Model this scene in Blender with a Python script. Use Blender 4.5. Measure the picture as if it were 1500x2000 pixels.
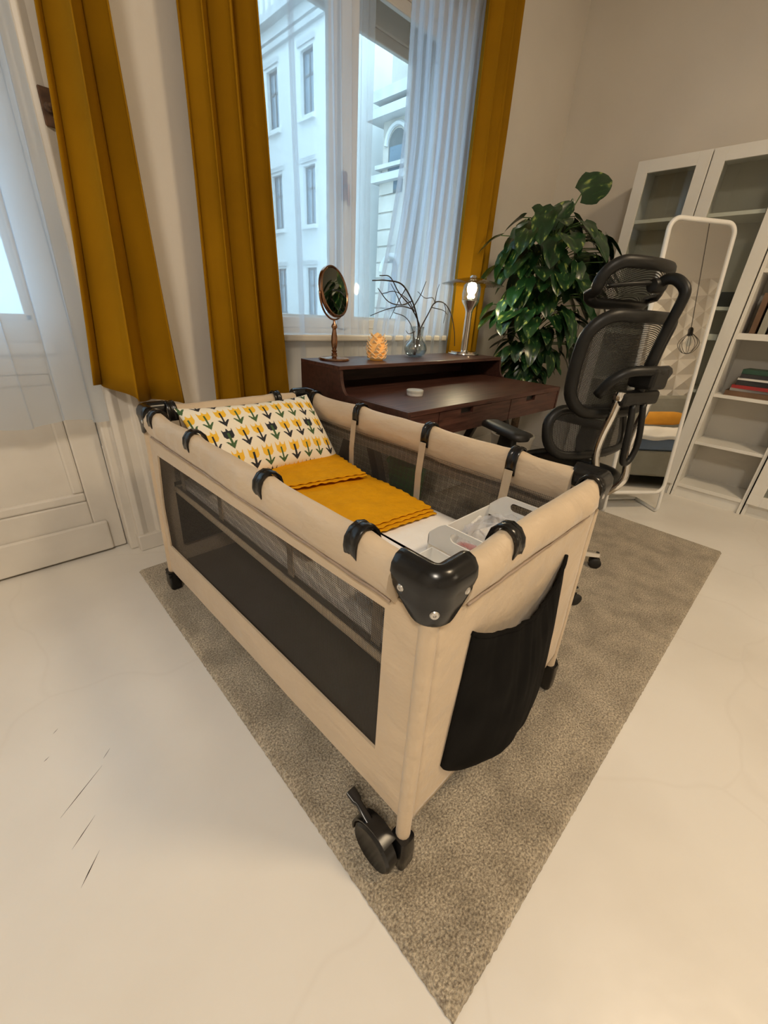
import bpy, bmesh, math, random
from mathutils import Vector, Matrix, noise
random.seed(7)
PI = math.pi
sc = bpy.context.scene
for o in list(bpy.data.objects): bpy.data.objects.remove(o)
COL = sc.collection

# ---------------------------------------------------------------- camera
def cam_axes(y, p, r):
    f = Vector((-math.sin(y)*math.cos(p), math.cos(y)*math.cos(p), -math.sin(p)))
    rt = Vector((math.cos(y), math.sin(y), 0)); up = rt.cross(f)
    c, s = math.cos(r), math.sin(r)
    return c*rt + s*up, -s*rt + c*up, f
rt, up, fw = cam_axes(-0.7899, 0.4592, 0.0600)
cd = bpy.data.cameras.new('camera'); cam = bpy.data.objects.new('camera', cd); COL.objects.link(cam)
m3 = Matrix((rt, up, -fw)).transposed()
cam.matrix_world = Matrix.Translation((0, 0, 1.0836)) @ m3.to_4x4()
cd.sensor_fit = 'VERTICAL'; cd.sensor_height = 36.0; cd.lens = 36.0*791.9/2000.0
cd.clip_start = 0.02; cd.clip_end = 300
sc.camera = cam

# ---------------------------------------------------------------- world, lights, exposure
w = bpy.data.worlds.new('overcast_sky'); sc.world = w; w.use_nodes = True
bg = w.node_tree.nodes['Background']; bg.inputs[0].default_value = (0.52, 0.80, 1.0, 1); bg.inputs[1].default_value = 3.9
def area(name, loc, target, size, power, color, sy=None, spread=180):
    l = bpy.data.lights.new(name, 'AREA'); l.energy = power; l.color = color; l.size = size; l.spread = math.radians(spread)
    if sy: l.shape = 'RECTANGLE'; l.size_y = sy
    o = bpy.data.objects.new(name, l); COL.objects.link(o); o.location = loc
    o.rotation_euler = (Vector(target)-Vector(loc)).to_track_quat('-Z', 'Y').to_euler(); return o
CEIL = 3.45
WARM = (1.0, 0.77, 0.50)
area('added_ceiling_light', (1.75, -1.15, CEIL-0.28), (1.55, -.3, 0), 0.46, 38, WARM, spread=170)  # added light out of view, supplies the warm light of the room
area('added_left_light', (-1.1, -0.9, CEIL-0.28), (-.8, -.2, 0), 0.46, 48, (1.0, 0.88, 0.73), spread=165)  # second added light, out of view, brightens the left side
sc.view_settings.view_transform = 'Standard'; sc.view_settings.look = 'None'
sc.view_settings.exposure = 0.08; sc.view_settings.gamma = 1.0; sc.view_settings.use_curve_mapping = False
cy = sc.cycles
cy.use_denoising = True; cy.max_bounces = 8; cy.transparent_max_bounces = 16; cy.diffuse_bounces = 4; cy.glossy_bounces = 4; cy.use_adaptive_sampling = True; cy.adaptive_threshold = 0.06; cy.adaptive_min_samples = 20
cy.caustics_reflective = False; cy.caustics_refractive = False; cy.sample_clamp_indirect = 6.0; cy.blur_glossy = 0.5

# ---------------------------------------------------------------- materials
def S(r, g, b):
    f = lambda c: (c/255/12.92) if c/255 <= .04045 else ((c/255+.055)/1.055)**2.4
    return (f(r), f(g), f(b))
MATS = {}
def mat(name, col=(.8, .8, .8), rough=.6, metal=0., var=None, bump=None, sheen=0., coat=0., spec=None, emit=None, col2=None, stretch=(1, 1, 1)):
    """var=(scale, amount) colour noise; bump=(scale, strength, distance); col2 = second colour of the noise"""
    m = bpy.data.materials.new(name); m.use_nodes = True; nt = m.node_tree; b = nt.nodes['Principled BSDF']
    b.inputs['Base Color'].default_value = (*col, 1); b.inputs['Roughness'].default_value = rough; b.inputs['Metallic'].default_value = metal
    if sheen: b.inputs['Sheen Weight'].default_value = sheen; b.inputs['Sheen Roughness'].default_value = .4
    if coat: b.inputs['Coat Weight'].default_value = coat
    if spec is not None: b.inputs['Specular IOR Level'].default_value = spec
    if emit: b.inputs['Emission Color'].default_value = (*emit[0], 1); b.inputs['Emission Strength'].default_value = emit[1]
    def coords():
        tc = nt.nodes.new('ShaderNodeTexCoord'); mp = nt.nodes.new('ShaderNodeMapping'); mp.inputs['Scale'].default_value = stretch
        nt.links.new(tc.outputs['Object'], mp.inputs['Vector']); return mp.outputs['Vector']
    if var or col2:
        n = nt.nodes.new('ShaderNodeTexNoise'); n.inputs['Scale'].default_value = var[0]; n.inputs['Detail'].default_value = 5
        nt.links.new(coords(), n.inputs['Vector'])
        r = nt.nodes.new('ShaderNodeValToRGB'); r.color_ramp.elements[0].position = .32; r.color_ramp.elements[1].position = .68
        a = var[1]
        c1 = col2 if col2 else tuple(c*(1-a) for c in col); c2 = col if col2 else tuple(min(1, c*(1+a)) for c in col)
        r.color_ramp.elements[0].color = (*c1, 1); r.color_ramp.elements[1].color = (*c2, 1)
        nt.links.new(n.outputs['Fac'], r.inputs['Fac']); nt.links.new(r.outputs['Color'], b.inputs['Base Color'])
    if bump:
        n = nt.nodes.new('ShaderNodeTexNoise'); n.inputs['Scale'].default_value = bump[0]; n.inputs['Detail'].default_value = 4
        nt.links.new(coords(), n.inputs['Vector'])
        bp = nt.nodes.new('ShaderNodeBump'); bp.inputs['Strength'].default_value = bump[1]; bp.inputs['Distance'].default_value = bump[2] if len(bump) > 2 else .01
        nt.links.new(n.outputs['Fac'], bp.inputs['Height']); nt.links.new(bp.outputs['Normal'], b.inputs['Normal'])
    MATS[name] = m; return m
def out(m): return next(n for n in m.node_tree.nodes if n.type == 'OUTPUT_MATERIAL')

mat('wall_paint', (.73, .685, .62), .75, var=(1.6, .04), bump=(60, .12, .004))
mat('white_trim', (.67, .63, .57), .42, var=(6, .05), bump=(25, .1, .003))
mat('ceiling_paint', (.66, .63, .58), .8, var=(2, .03))
mat('white_laminate', (.80, .78, .73), .45, var=(3, .03))
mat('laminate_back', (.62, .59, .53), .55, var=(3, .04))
mat('black_plastic', (.006, .006, .0065), .24, var=(20, .2))
mat('black_rubber', (.018, .017, .016), .5, var=(30, .2))
mat('cot_fabric', (.60, .47, .325), .55, var=(9, .05), bump=(18, .6, .014), sheen=.2, stretch=(1, .5, 1))
mat('cot_strap', (.50, .40, .28), .7, var=(30, .06), bump=(600, .2, .001))
mat('piping', (.33, .25, .19), .6, var=(40, .08))
mat('bag_fabric', (.0065, .006, .0055), .8, var=(14, .3), bump=(300, .15, .001), spec=.08)
mat('cot_floor', (.085, .066, .05), .7, var=(6, .12), bump=(200, .2, .002))
mat('sheet', (.86, .83, .79), .75, var=(7, .03), bump=(9, .35, .02))
mat('mustard', (.68, .315, .004), .85, var=(22, .07), bump=(70, .5, .006), spec=.15)
mat('velvet', (.29, .142, .001), .8, var=(2.5, .12), spec=.15, sheen=.0, bump=(300, .1, .001))
mat('chrome', (.75, .73, .70), .12, 1., var=(5, .02))
mat('steel_screw', (.62, .60, .57), .3, 1., var=(50, .05))
mat('bronze', (.33, .19, .12), .22, 1., var=(14, .15))
mat('chair_frame', (.009, .009, .0085), .42, var=(25, .2), spec=.35)
mat('desk_edge', (.055, .022, .016), .4, var=(5, .3), stretch=(1, 12, 12))
mat('dark_leg', (.02, .015, .013), .45, var=(10, .2))
mat('green_plastic', (.05, .28, .06), .4, var=(10, .1))
mat('white_plastic', (.80, .79, .76), .35, var=(5, .03))
mat('twig', (.035, .025, .02), .7, var=(60, .4))
mat('moss_pole', (.07, .045, .025), .9, var=(60, .4), bump=(90, .8, .01))
mat('plant_stem', (.06, .13, .03), .5, var=(20, .2))
mat('pot_ceramic', (.55, .53, .50), .4, var=(6, .06))
mat('soil', (.03, .02, .015), .9, var=(60, .4), bump=(80, 1, .01))
mat('paper', (.72, .70, .66), .7, var=(9, .08))
mat('book_black', (.02, .02, .022), .5, var=(9, .2)); mat('book_red', (.35, .03, .03), .5, var=(9, .1))
mat('book_green', (.03, .08, .05), .5, var=(9, .1)); mat('book_grey', (.3, .29, .28), .5, var=(9, .1))
mat('card_brown', (.16, .09, .05), .6, var=(9, .2))
mat('blue_cover', (.16, .22, .33), .8, var=(9, .1), bump=(8, .3, .02))
mat('bed_grey', (.33, .32, .27), .85, var=(8, .08), bump=(150, .2, .002))
mat('facade', (.74, .74, .72), .85, var=(.8, .04), bump=(6, .1, .02)); mat('facade_grey', (.55, .55, .54), .85, var=(1.5, .08))
mat('facade_stone', (.50, .47, .42), .85, var=(1.5, .12), bump=(8, .2, .02))
mat('far_pane', (.16, .22, .27), .1, var=(.5, .2)); mat('far_frame', (.12, .13, .13), .5, var=(3, .1))
mat('asphalt', (.2, .2, .2), .9, var=(2, .2)); mat('iron', (.02, .018, .016), .5, .6, var=(20, .3))
mat('rust', (.11, .06, .035), .7, .4, var=(30, .4))
mat('candle', (.85, .50, .2), .6, var=(20, .05), emit=((1.0, .42, .05), .16)); mat('candle_scale', (.80, .60, .36), .6, var=(20, .05), emit=((1.0, .50, .14), .07))
mat('bulb', (1, .9, .75), .3, var=(2, .0), emit=((1.0, .78, .48), 260))
mat('added_lamp_bulb', (1, .9, .75), .3, var=(2, .0), emit=((1.0, .76, .46), 1000))  # strong glow for the added lamp beside the bed
mat('lamp_diffuser', (.9, .87, .8), .4, var=(3, .02), emit=((1.0, .78, .5), 5))
mat('tag_green', (.16, .42, .07), .5, var=(40, .3)); mat('tag_red', (.45, .05, .05), .5, var=(40, .2)); mat('orange_cloth', (.72, .33, .03), .8, var=(9, .1))
mat('tin', (.52, .52, .48), .4, var=(9, .05))
mat('brown_leather', (.10, .045, .03), .5, var=(9, .2))

def floor_mat():
    m = mat('floor_paint', (.80, .76, .70), .34); nt = m.node_tree; b = nt.nodes['Principled BSDF']
    tc = nt.nodes.new('ShaderNodeTexCoord')
    n = nt.nodes.new('ShaderNodeTexNoise'); n.inputs['Scale'].default_value = 1.3; n.inputs['Detail'].default_value = 6; nt.links.new(tc.outputs['Object'], n.inputs['Vector'])
    r = nt.nodes.new('ShaderNodeValToRGB'); r.color_ramp.elements[0].position = .3; r.color_ramp.elements[1].position = .62
    r.color_ramp.elements[0].color = (.72, .68, .62, 1); r.color_ramp.elements[1].color = (.82, .785, .73, 1); nt.links.new(n.outputs['Fac'], r.inputs['Fac'])
    # hairline cracks of the paint
    mp = nt.nodes.new('ShaderNodeMapping'); mp.inputs['Scale'].default_value = (1.2, 1.2, 1); nt.links.new(tc.outputs['Object'], mp.inputs['Vector'])
    n2 = nt.nodes.new('ShaderNodeTexNoise'); n2.inputs['Scale'].default_value = 2.0; nt.links.new(tc.outputs['Object'], n2.inputs['Vector'])
    mx = nt.nodes.new('ShaderNodeMix'); mx.data_type = 'VECTOR'; mx.inputs['Factor'].default_value = .35
    nt.links.new(mp.outputs['Vector'], mx.inputs[4]); nt.links.new(n2.outputs['Color'], mx.inputs[5])
    vo = nt.nodes.new('ShaderNodeTexVoronoi'); vo.feature = 'DISTANCE_TO_EDGE'; vo.inputs['Scale'].default_value = 1.7; nt.links.new(mx.outputs[1], vo.inputs['Vector'])
    r2 = nt.nodes.new('ShaderNodeValToRGB'); r2.color_ramp.elements[0].position = 0; r2.color_ramp.elements[1].position = .012
    r2.color_ramp.elements[0].color = (.97, .965, .96, 1); r2.color_ramp.elements[1].color = (1, 1, 1, 1); nt.links.new(vo.outputs['Distance'], r2.inputs['Fac'])
    mm = nt.nodes.new('ShaderNodeMix'); mm.data_type = 'RGBA'; mm.blend_type = 'MULTIPLY'; mm.inputs['Factor'].default_value = 1
    nt.links.new(r.outputs['Color'], mm.inputs[6]); nt.links.new(r2.outputs['Color'], mm.inputs[7]); nt.links.new(mm.outputs[2], b.inputs['Base Color'])
    bp = nt.nodes.new('ShaderNodeBump'); bp.inputs['Strength'].default_value = .12; bp.inputs['Distance'].default_value = .01
    n3 = nt.nodes.new('ShaderNodeTexNoise'); n3.inputs['Scale'].default_value = 14; nt.links.new(tc.outputs['Object'], n3.inputs['Vector'])
    nt.links.new(n3.outputs['Fac'], bp.inputs['Height']); nt.links.new(bp.outputs['Normal'], b.inputs['Normal'])
floor_mat()
def rug_mat():
    m = mat('rug_pile', (.37, .33, .27), .95, sheen=.25); nt = m.node_tree; b = nt.nodes['Principled BSDF']
    tc = nt.nodes.new('ShaderNodeTexCoord')
    def nz(s, d=3):
        n = nt.nodes.new('ShaderNodeTexNoise'); n.inputs['Scale'].default_value = s; n.inputs['Detail'].default_value = d; nt.links.new(tc.outputs['Object'], n.inputs['Vector']); return n.outputs['Fac']
    def ramp(f, p0, p1, c0, c1):
        r = nt.nodes.new('ShaderNodeValToRGB'); r.color_ramp.elements[0].position = p0; r.color_ramp.elements[1].position = p1
        r.color_ramp.elements[0].color = (*c0, 1); r.color_ramp.elements[1].color = (*c1, 1); nt.links.new(f, r.inputs['Fac']); return r.outputs['Color']
    c = ramp(nz(190), .34, .67, (.235, .19, .135), (.66, .565, .42))
    c2 = ramp(nz(11, 6), .35, .65, (.78, .77, .75), (1.14, 1.14, 1.14))
    mm = nt.nodes.new('ShaderNodeMix'); mm.data_type = 'RGBA'; mm.blend_type = 'MULTIPLY'; mm.inputs['Factor'].default_value = 1
    nt.links.new(c, mm.inputs[6]); nt.links.new(c2, mm.inputs[7]); nt.links.new(mm.outputs[2], b.inputs['Base Color'])
    bp = nt.nodes.new('ShaderNodeBump'); bp.inputs['Strength'].default_value = 1; bp.inputs['Distance'].default_value = .008
    nt.links.new(nz(250), bp.inputs['Height']); nt.links.new(bp.outputs['Normal'], b.inputs['Normal'])
rug_mat()
def wood_mat(name, c1, c2, stretch, scale=5, rough=.38):
    m = mat(name, c1, rough); nt = m.node_tree; b = nt.nodes['Principled BSDF']
    tc = nt.nodes.new('ShaderNodeTexCoord'); mp = nt.nodes.new('ShaderNodeMapping'); mp.inputs['Scale'].default_value = stretch; nt.links.new(tc.outputs['Object'], mp.inputs['Vector'])
    n = nt.nodes.new('ShaderNodeTexNoise'); n.inputs['Scale'].default_value = scale; n.inputs['Detail'].default_value = 8; n.inputs['Distortion'].default_value = .6; nt.links.new(mp.outputs['Vector'], n.inputs['Vector'])
    r = nt.nodes.new('ShaderNodeValToRGB'); r.color_ramp.elements[0].position = .35; r.color_ramp.elements[1].position = .68
    r.color_ramp.elements[0].color = (*c1, 1); r.color_ramp.elements[1].color = (*c2, 1); nt.links.new(n.outputs['Fac'], r.inputs['Fac']); nt.links.new(r.outputs['Color'], b.inputs['Base Color'])
wood_mat('desk_wood', (.042, .016, .012), (.115, .048, .034), (1.2, 14, 14))
def glass_mat(name, tint=(1, 1, 1), refl=.04, rough=.02):
    m = bpy.data.materials.new(name); m.use_nodes = True; nt = m.node_tree; nt.nodes.clear()
    o = nt.nodes.new('ShaderNodeOutputMaterial'); t = nt.nodes.new('ShaderNodeBsdfTransparent'); t.inputs[0].default_value = (*tint, 1)
    g = nt.nodes.new('ShaderNodeBsdfGlossy'); g.inputs['Roughness'].default_value = rough
    f = nt.nodes.new('ShaderNodeLayerWeight'); f.inputs['Blend'].default_value = .5; mx = nt.nodes.new('ShaderNodeMixShader')
    pw = nt.nodes.new('ShaderNodeMath'); pw.operation = 'POWER'; pw.inputs[1].default_value = 5; nt.links.new(f.outputs['Facing'], pw.inputs[0])
    mr = nt.nodes.new('ShaderNodeMapRange'); mr.inputs['To Min'].default_value = refl; mr.inputs['To Max'].default_value = .9; nt.links.new(pw.outputs[0], mr.inputs['Value'])
    nt.links.new(mr.outputs['Result'], mx.inputs[0]); nt.links.new(t.outputs[0], mx.inputs[1]); nt.links.new(g.outputs[0], mx.inputs[2]); nt.links.new(mx.outputs[0], o.inputs[0])
    MATS[name] = m; return m
glass_mat('window_glass'); glass_mat('shelf_glass', (.93, .95, .93)); glass_mat('vase_glass', (.90, .94, .96), refl=.14); glass_mat('shade_glass', (.78, .78, .76))
def cloth_sheer(name, col, op, trans):
    m = bpy.data.materials.new(name); m.use_nodes = True; nt = m.node_tree; nt.nodes.clear()
    o = nt.nodes.new('ShaderNodeOutputMaterial'); t = nt.nodes.new('ShaderNodeBsdfTransparent')
    d = nt.nodes.new('ShaderNodeBsdfDiffuse'); d.inputs[0].default_value = (*col, 1); tl = nt.nodes.new('ShaderNodeBsdfTranslucent'); tl.inputs[0].default_value = (*col, 1)
    a = nt.nodes.new('ShaderNodeMixShader'); a.inputs[0].default_value = trans; nt.links.new(d.outputs[0], a.inputs[1]); nt.links.new(tl.outputs[0], a.inputs[2])
    mx = nt.nodes.new('ShaderNodeMixShader')
    n = nt.nodes.new('ShaderNodeTexNoise'); n.inputs['Scale'].default_value = 4; tc = nt.nodes.new('ShaderNodeTexCoord'); nt.links.new(tc.outputs['Object'], n.inputs['Vector'])
    mr = nt.nodes.new('ShaderNodeMapRange'); mr.inputs['To Min'].default_value = op-.05; mr.inputs['To Max'].default_value = op+.05
    nt.links.new(n.outputs['Fac'], mr.inputs['Value']); nt.links.new(mr.outputs['Result'], mx.inputs[0])
    nt.links.new(t.outputs[0], mx.inputs[1]); nt.links.new(a.outputs[0], mx.inputs[2]); nt.links.new(mx.outputs[0], o.inputs[0])
    MATS[name] = m; return m
cloth_sheer('voile', (.78, .85, .96), .36, .86); cloth_sheer('voile_dense', (.78, .86, .97), .64, .86); cloth_sheer('clear_bag', (.88, .90, .95), .30, .4)
def net_mat(name, col, pitch, hole, rough=.6):
    """woven net: a real grid of threads, holes are see-through. uses UV in metres"""
    m = bpy.data.materials.new(name); m.use_nodes = True; nt = m.node_tree; b = nt.nodes['Principled BSDF']; b.inputs['Base Color'].default_value = (*col, 1); b.inputs['Roughness'].default_value = rough
    uv = nt.nodes.new('ShaderNodeUVMap'); sx = nt.nodes.new('ShaderNodeSeparateXYZ'); nt.links.new(uv.outputs[0], sx.inputs[0])
    def math_(op, a, bb=None):
        n = nt.nodes.new('ShaderNodeMath'); n.operation = op
        for i, v in enumerate((a, bb)):
            if v is None: continue
            if isinstance(v, (int, float)): n.inputs[i].default_value = v
            else: nt.links.new(v, n.inputs[i])
        return n.outputs[0]
    hs = []
    for ax in (0, 1):
        f = math_('FRACT', math_('DIVIDE', sx.outputs[ax], pitch)); hs.append(math_('LESS_THAN', f, hole))
    h = math_('MULTIPLY', hs[0], hs[1])
    t = nt.nodes.new('ShaderNodeBsdfTransparent'); mx = nt.nodes.new('ShaderNodeMixShader'); o = out(m)
    nt.links.new(h, mx.inputs[0]); nt.links.new(b.outputs[0], mx.inputs[1]); nt.links.new(t.outputs[0], mx.inputs[2]); nt.links.new(mx.outputs[0], o.inputs[0])
    MATS[name] = m
net_mat('cot_net', (.045, .038, .032), .0042, .74); net_mat('crib_net', (.06, .055, .05), .0050, .80); net_mat('chair_net', (.02, .02, .02), .0045, .55)
def mirror_mat():
    m = mat('mirror_glass', (.90, .90, .88), .015, 1.)
mirror_mat()
def leaf_mat():
    m = mat('pothos_leaf', (.03, .10, .02), .28, spec=.6); nt = m.node_tree; b = nt.nodes['Principled BSDF']
    tc = nt.nodes.new('ShaderNodeTexCoord'); oi = nt.nodes.new('ShaderNodeObjectInfo')
    mp = nt.nodes.new('ShaderNodeMapping'); mp.inputs['Scale'].default_value = (1, .30, 1); nt.links.new(tc.outputs['Object'], mp.inputs['Vector'])
    ad = nt.nodes.new('ShaderNodeVectorMath'); ad.operation = 'ADD'; nt.links.new(mp.outputs[0], ad.inputs[0]); nt.links.new(oi.outputs['Random'], ad.inputs[1])
    n = nt.nodes.new('ShaderNodeTexNoise'); n.inputs['Scale'].default_value = 7.5; n.inputs['Detail'].default_value = 5; nt.links.new(ad.outputs[0], n.inputs['Vector'])
    r = nt.nodes.new('ShaderNodeValToRGB'); e = r.color_ramp.elements; e[0].position = .52; e[0].color = (.010, .040, .013, 1); e[1].position = .70; e[1].color = (.30, .36, .09, 1)
    x = r.color_ramp.elements.new(.60); x.color = (.022, .075, .02, 1)
    nt.links.new(n.outputs['Fac'], r.inputs['Fac']); nt.links.new(r.outputs['Color'], b.inputs['Base Color'])
leaf_mat()
def print_mat():
    m = mat('tulip_print', (.85, .8, .68), .75, bump=(60, .2, .004)); nt = m.node_tree; b = nt.nodes['Principled BSDF']
    a = nt.nodes.new('ShaderNodeVertexColor'); a.layer_name = 'print'; nt.links.new(a.outputs['Color'], b.inputs['Base Color'])
print_mat()

# ---------------------------------------------------------------- mesh helpers
class MB:
    def __init__(s): s.v = []; s.f = []; s.uv = {}
    def add(s, vs, fs):
        k = len(s.v); s.v += [tuple(p) for p in vs]; s.f += [tuple(i+k for i in f) for f in fs]; return s
    def box(s, lo, hi, R=None, c=None):
        vs = [Vector((x, y, z)) for z in (lo[2], hi[2]) for y in (lo[1], hi[1]) for x in (lo[0], hi[0])]
        if R is not None: c = Vector(c) if c is not None else Vector((0, 0, 0)); vs = [R @ v + c for v in vs]
        return s.add(vs, [(0, 2, 3, 1), (4, 5, 7, 6), (0, 1, 5, 4), (2, 6, 7, 3), (0, 4, 6, 2), (1, 3, 7, 5)])
    def surf(s, fn, nu, nv, cu=False, cv=False):
        vs = [fn(i/(nu if cu else nu-1), j/(nv if cv else nv-1)) for j in range(nv) for i in range(nu)]
        fs = []
        for j in range(nv if cv else nv-1):
            for i in range(nu if cu else nu-1):
                a, b = i, (i+1) % nu; c, d = j, (j+1) % nv
                fs.append((a+c*nu, b+c*nu, b+d*nu, a+d*nu))
        return s.add(vs, fs)
    def loft(s, rings, cap=True, closed=False):
        n = len(rings[0]); vs = [p for r in rings for p in r]; fs = []; m = len(rings)
        for j in range(m if closed else m-1):
            for i in range(n):
                k = (j+1) % m; fs.append((j*n+i, j*n+(i+1) % n, k*n+(i+1) % n, k*n+i))
        if cap and not closed: fs += [tuple(range(n))[::-1], tuple((m-1)*n+i for i in range(n))]
        return s.add(vs, fs)
    def tube(s, pts, r, n=10, closed=False, flat=None):
        pts = [Vector(p) for p in pts]; m = len(pts); rs = r if isinstance(r, (list, tuple)) else [r]*m
        rings = []; pn = None
        for i, p in enumerate(pts):
            if closed: t = (pts[(i+1) % m]-pts[i-1])
            else: t = pts[min(i+1, m-1)]-pts[max(i-1, 0)]
            t.normalize()
            if pn is None: pn = t.orthogonal().normalized() if abs(t.z) > .9 else Vector((0, 0, 1)).cross(t).normalized()
            pn = (pn-t*pn.dot(t)).normalized(); b = t.cross(pn)
            fl = flat or 1
            rings.append([p+pn*math.cos(2*PI*k/n)*rs[i]+b*math.sin(2*PI*k/n)*rs[i]*fl for k in range(n)])
        return s.loft(rings, True, closed)
    def lathe(s, prof, c=(0, 0, 0), n=24, R=None):
        c = Vector(c); rings = []
        for r, z in prof:
            ring = [Vector((r*math.cos(2*PI*k/n), r*math.sin(2*PI*k/n), z)) for k in range(n)]
            if R is not None: ring = [R @ p for p in ring]
            rings.append([p+c for p in ring])
        return s.loft(rings)
    def prism(s, poly, axis, a, b):
        """poly of 2D points in the other two axes (cyclic order), extruded from a to b along axis"""
        def P(p, t): return {'x': (t, p[0], p[1]), 'y': (p[0], t, p[1]), 'z': (p[0], p[1], t)}[axis]
        return s.loft([[P(p, a) for p in poly], [P(p, b) for p in poly]])
    def build(s, name, material, parent=None, smooth=False, bevel=0, solid=0, sub=0, uvf=None, angle=35):
        me = bpy.data.meshes.new(name); vs = s.v
        if parent is not None:
            inv = parent.matrix_basis.inverted()
            if parent.parent is not None: inv = inv @ parent.parent.matrix_basis.inverted()
            vs = [inv @ Vector(p) for p in vs]
        me.from_pydata([tuple(p) for p in vs], [], s.f); me.update()
        bm = bmesh.new(); bm.from_mesh(me); bmesh.ops.recalc_face_normals(bm, faces=bm.faces); bm.to_mesh(me); bm.free()
        if uvf:
            l = me.uv_layers.new(name='UVMap')
            for lp in me.loops: l.data[lp.index].uv = uvf(Vector(s.v[lp.vertex_index]))
        me.materials.append(MATS[material])
        o = bpy.data.objects.new(name, me); COL.objects.link(o)
        if parent is not None: o.parent = parent
        if smooth:
            for p in me.polygons: p.use_smooth = True
            if smooth == 'auto':
                me.set_sharp_from_angle(angle=math.radians(angle))
        if bevel:
            b = o.modifiers.new('bevel', 'BEVEL'); b.width = bevel; b.segments = 2; b.limit_method = 'ANGLE'; b.angle_limit = math.radians(40)
        if solid:
            q = o.modifiers.new('solid', 'SOLIDIFY'); q.thickness = solid; q.offset = 0
        if sub:
            q = o.modifiers.new('sub', 'SUBSURF'); q.levels = sub; q.render_levels = sub
        return o
def thing(name, label, cat, loc=(0, 0, 0), rz=0, group=None):
    o = bpy.data.objects.new(name, None); COL.objects.link(o); o.location = loc; o.rotation_euler = (0, 0, rz); o.empty_display_size = .1
    o.matrix_basis = Matrix.Translation(loc) @ Matrix.Rotation(rz, 4, 'Z')
    return tag(o, label, cat, group)
def tag(o, label, cat, group=None):
    o['label'] = label; o['category'] = cat
    if group: o['group'] = group
    return o
def struct(o, label=None):
    o['kind'] = 'structure'
    if label: o['label'] = label
    return o
def N(x, y=0, z=0): return noise.noise(Vector((x, y, z)))
def sm(a, b, x): t = max(0, min(1, (x-a)/(b-a))); return t*t*(3-2*t)
def spline(pts, n):
    """Catmull-Rom through pts"""
    P = [Vector(p) for p in pts]; P = [P[0]*2-P[1]]+P+[P[-1]*2-P[-2]]; res = []
    k = len(P)-3
    for i in range(n):
        t = i/(n-1)*k; j = min(int(t), k-1); t -= j; a, b, c, d = P[j:j+4]
        res.append(.5*((2*b)+(c-a)*t+(2*a-5*b+4*c-d)*t*t+(3*b-a-3*c+d)*t*t*t))
    return res
def rrect(w, h, r, n=5):
    """rounded rectangle outline, centred"""
    pts = []
    for cx, cy_, a0 in ((w/2-r, h/2-r, 0), (-w/2+r, h/2-r, 90), (-w/2+r, -h/2+r, 180), (w/2-r, -h/2+r, 270)):
        for i in range(n+1):
            a = math.radians(a0+90*i/n); pts.append((cx+r*math.cos(a), cy_+r*math.sin(a)))
    return pts

# ================================================================ THE ROOM
X0, X1, Y0, Y1 = -2.4, 3.72, -2.9, 2.0
floor = struct(MB().box((X0-.1, Y0-.1, -.1), (X1+.1, Y1+.5, 0)).build('floor', 'floor_paint'))
for (a, b, w_) in (((-.085, .724), (-.128, .675), .0022), ((-.036, .927), (-.135, .853), .0016), ((-.076, .808), (-.128, .764), .0016), ((-.13, 1.041), (-.142, 1.034), .0015), ((-.10, 1.12), (-.112, 1.11), .0012), ((-.01, .965), (-.03, .945), .0012)):
    a, b = Vector((*a, 0)), Vector((*b, 0)); d_ = (b-a).normalized(); q = Vector((-d_.y, d_.x, 0))*w_/2; m_ = a.lerp(b, .6)
    MB().add([a, m_+q, b, m_-q, a+Vector((0, 0, .0004)), m_+q+Vector((0, 0, .0004)), b+Vector((0, 0, .0004)), m_-q+Vector((0, 0, .0004))], [(4, 5, 6, 7), (0, 1, 5, 4), (1, 2, 6, 5), (2, 3, 7, 6), (3, 0, 4, 7)]).build('paint_scratch', 'twig', floor)
struct(MB().box((X0-.1, Y0-.1, CEIL), (X1+.1, Y1+.5, CEIL+.1)).build('ceiling', 'ceiling_paint'))
struct(MB().box((X1, Y0-.1, 0), (X1+.1, Y1+.5, CEIL)).build('wall_right', 'wall_paint'))
struct(MB().box((X0-.1, Y0-.1, 0), (X0, Y1+.5, CEIL)).build('wall_left', 'wall_paint'))
wall_back = struct(MB().box((X0, Y0-.1, 0), (X1, Y0, CEIL)).build('wall_back', 'wall_paint'))
DX0, DX1, DZ = -1.12, .33, 2.75          # balcony door opening
WX0, WX1, WZ0, WZ1 = 1.10, 2.50, .93, 2.62   # window opening
m = MB(); YB = Y1+.45
m.box((X0, Y1, 0), (DX0, YB, CEIL)); m.box((DX0, Y1, DZ), (DX1, YB, CEIL)); m.box((DX1, Y1, 0), (WX0, YB, CEIL))
m.box((WX0, Y1, 0), (WX1, YB, WZ0)); m.box((WX0, Y1, WZ1), (WX1, YB, CEIL)); m.box((WX1, Y1, 0), (X1, YB, CEIL))
struct(m.build('wall_window', 'wall_paint'))
# skirting boards
struct(MB().box((DX1+.16, Y1-.02, 0), (X1, Y1, .10)).build('baseboard_window', 'white_trim', bevel=.006))
struct(MB().box((X1-.02, 1.34, 0), (X1, Y1-.02, .10)).build('baseboard_right', 'white_trim', bevel=.006))

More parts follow.
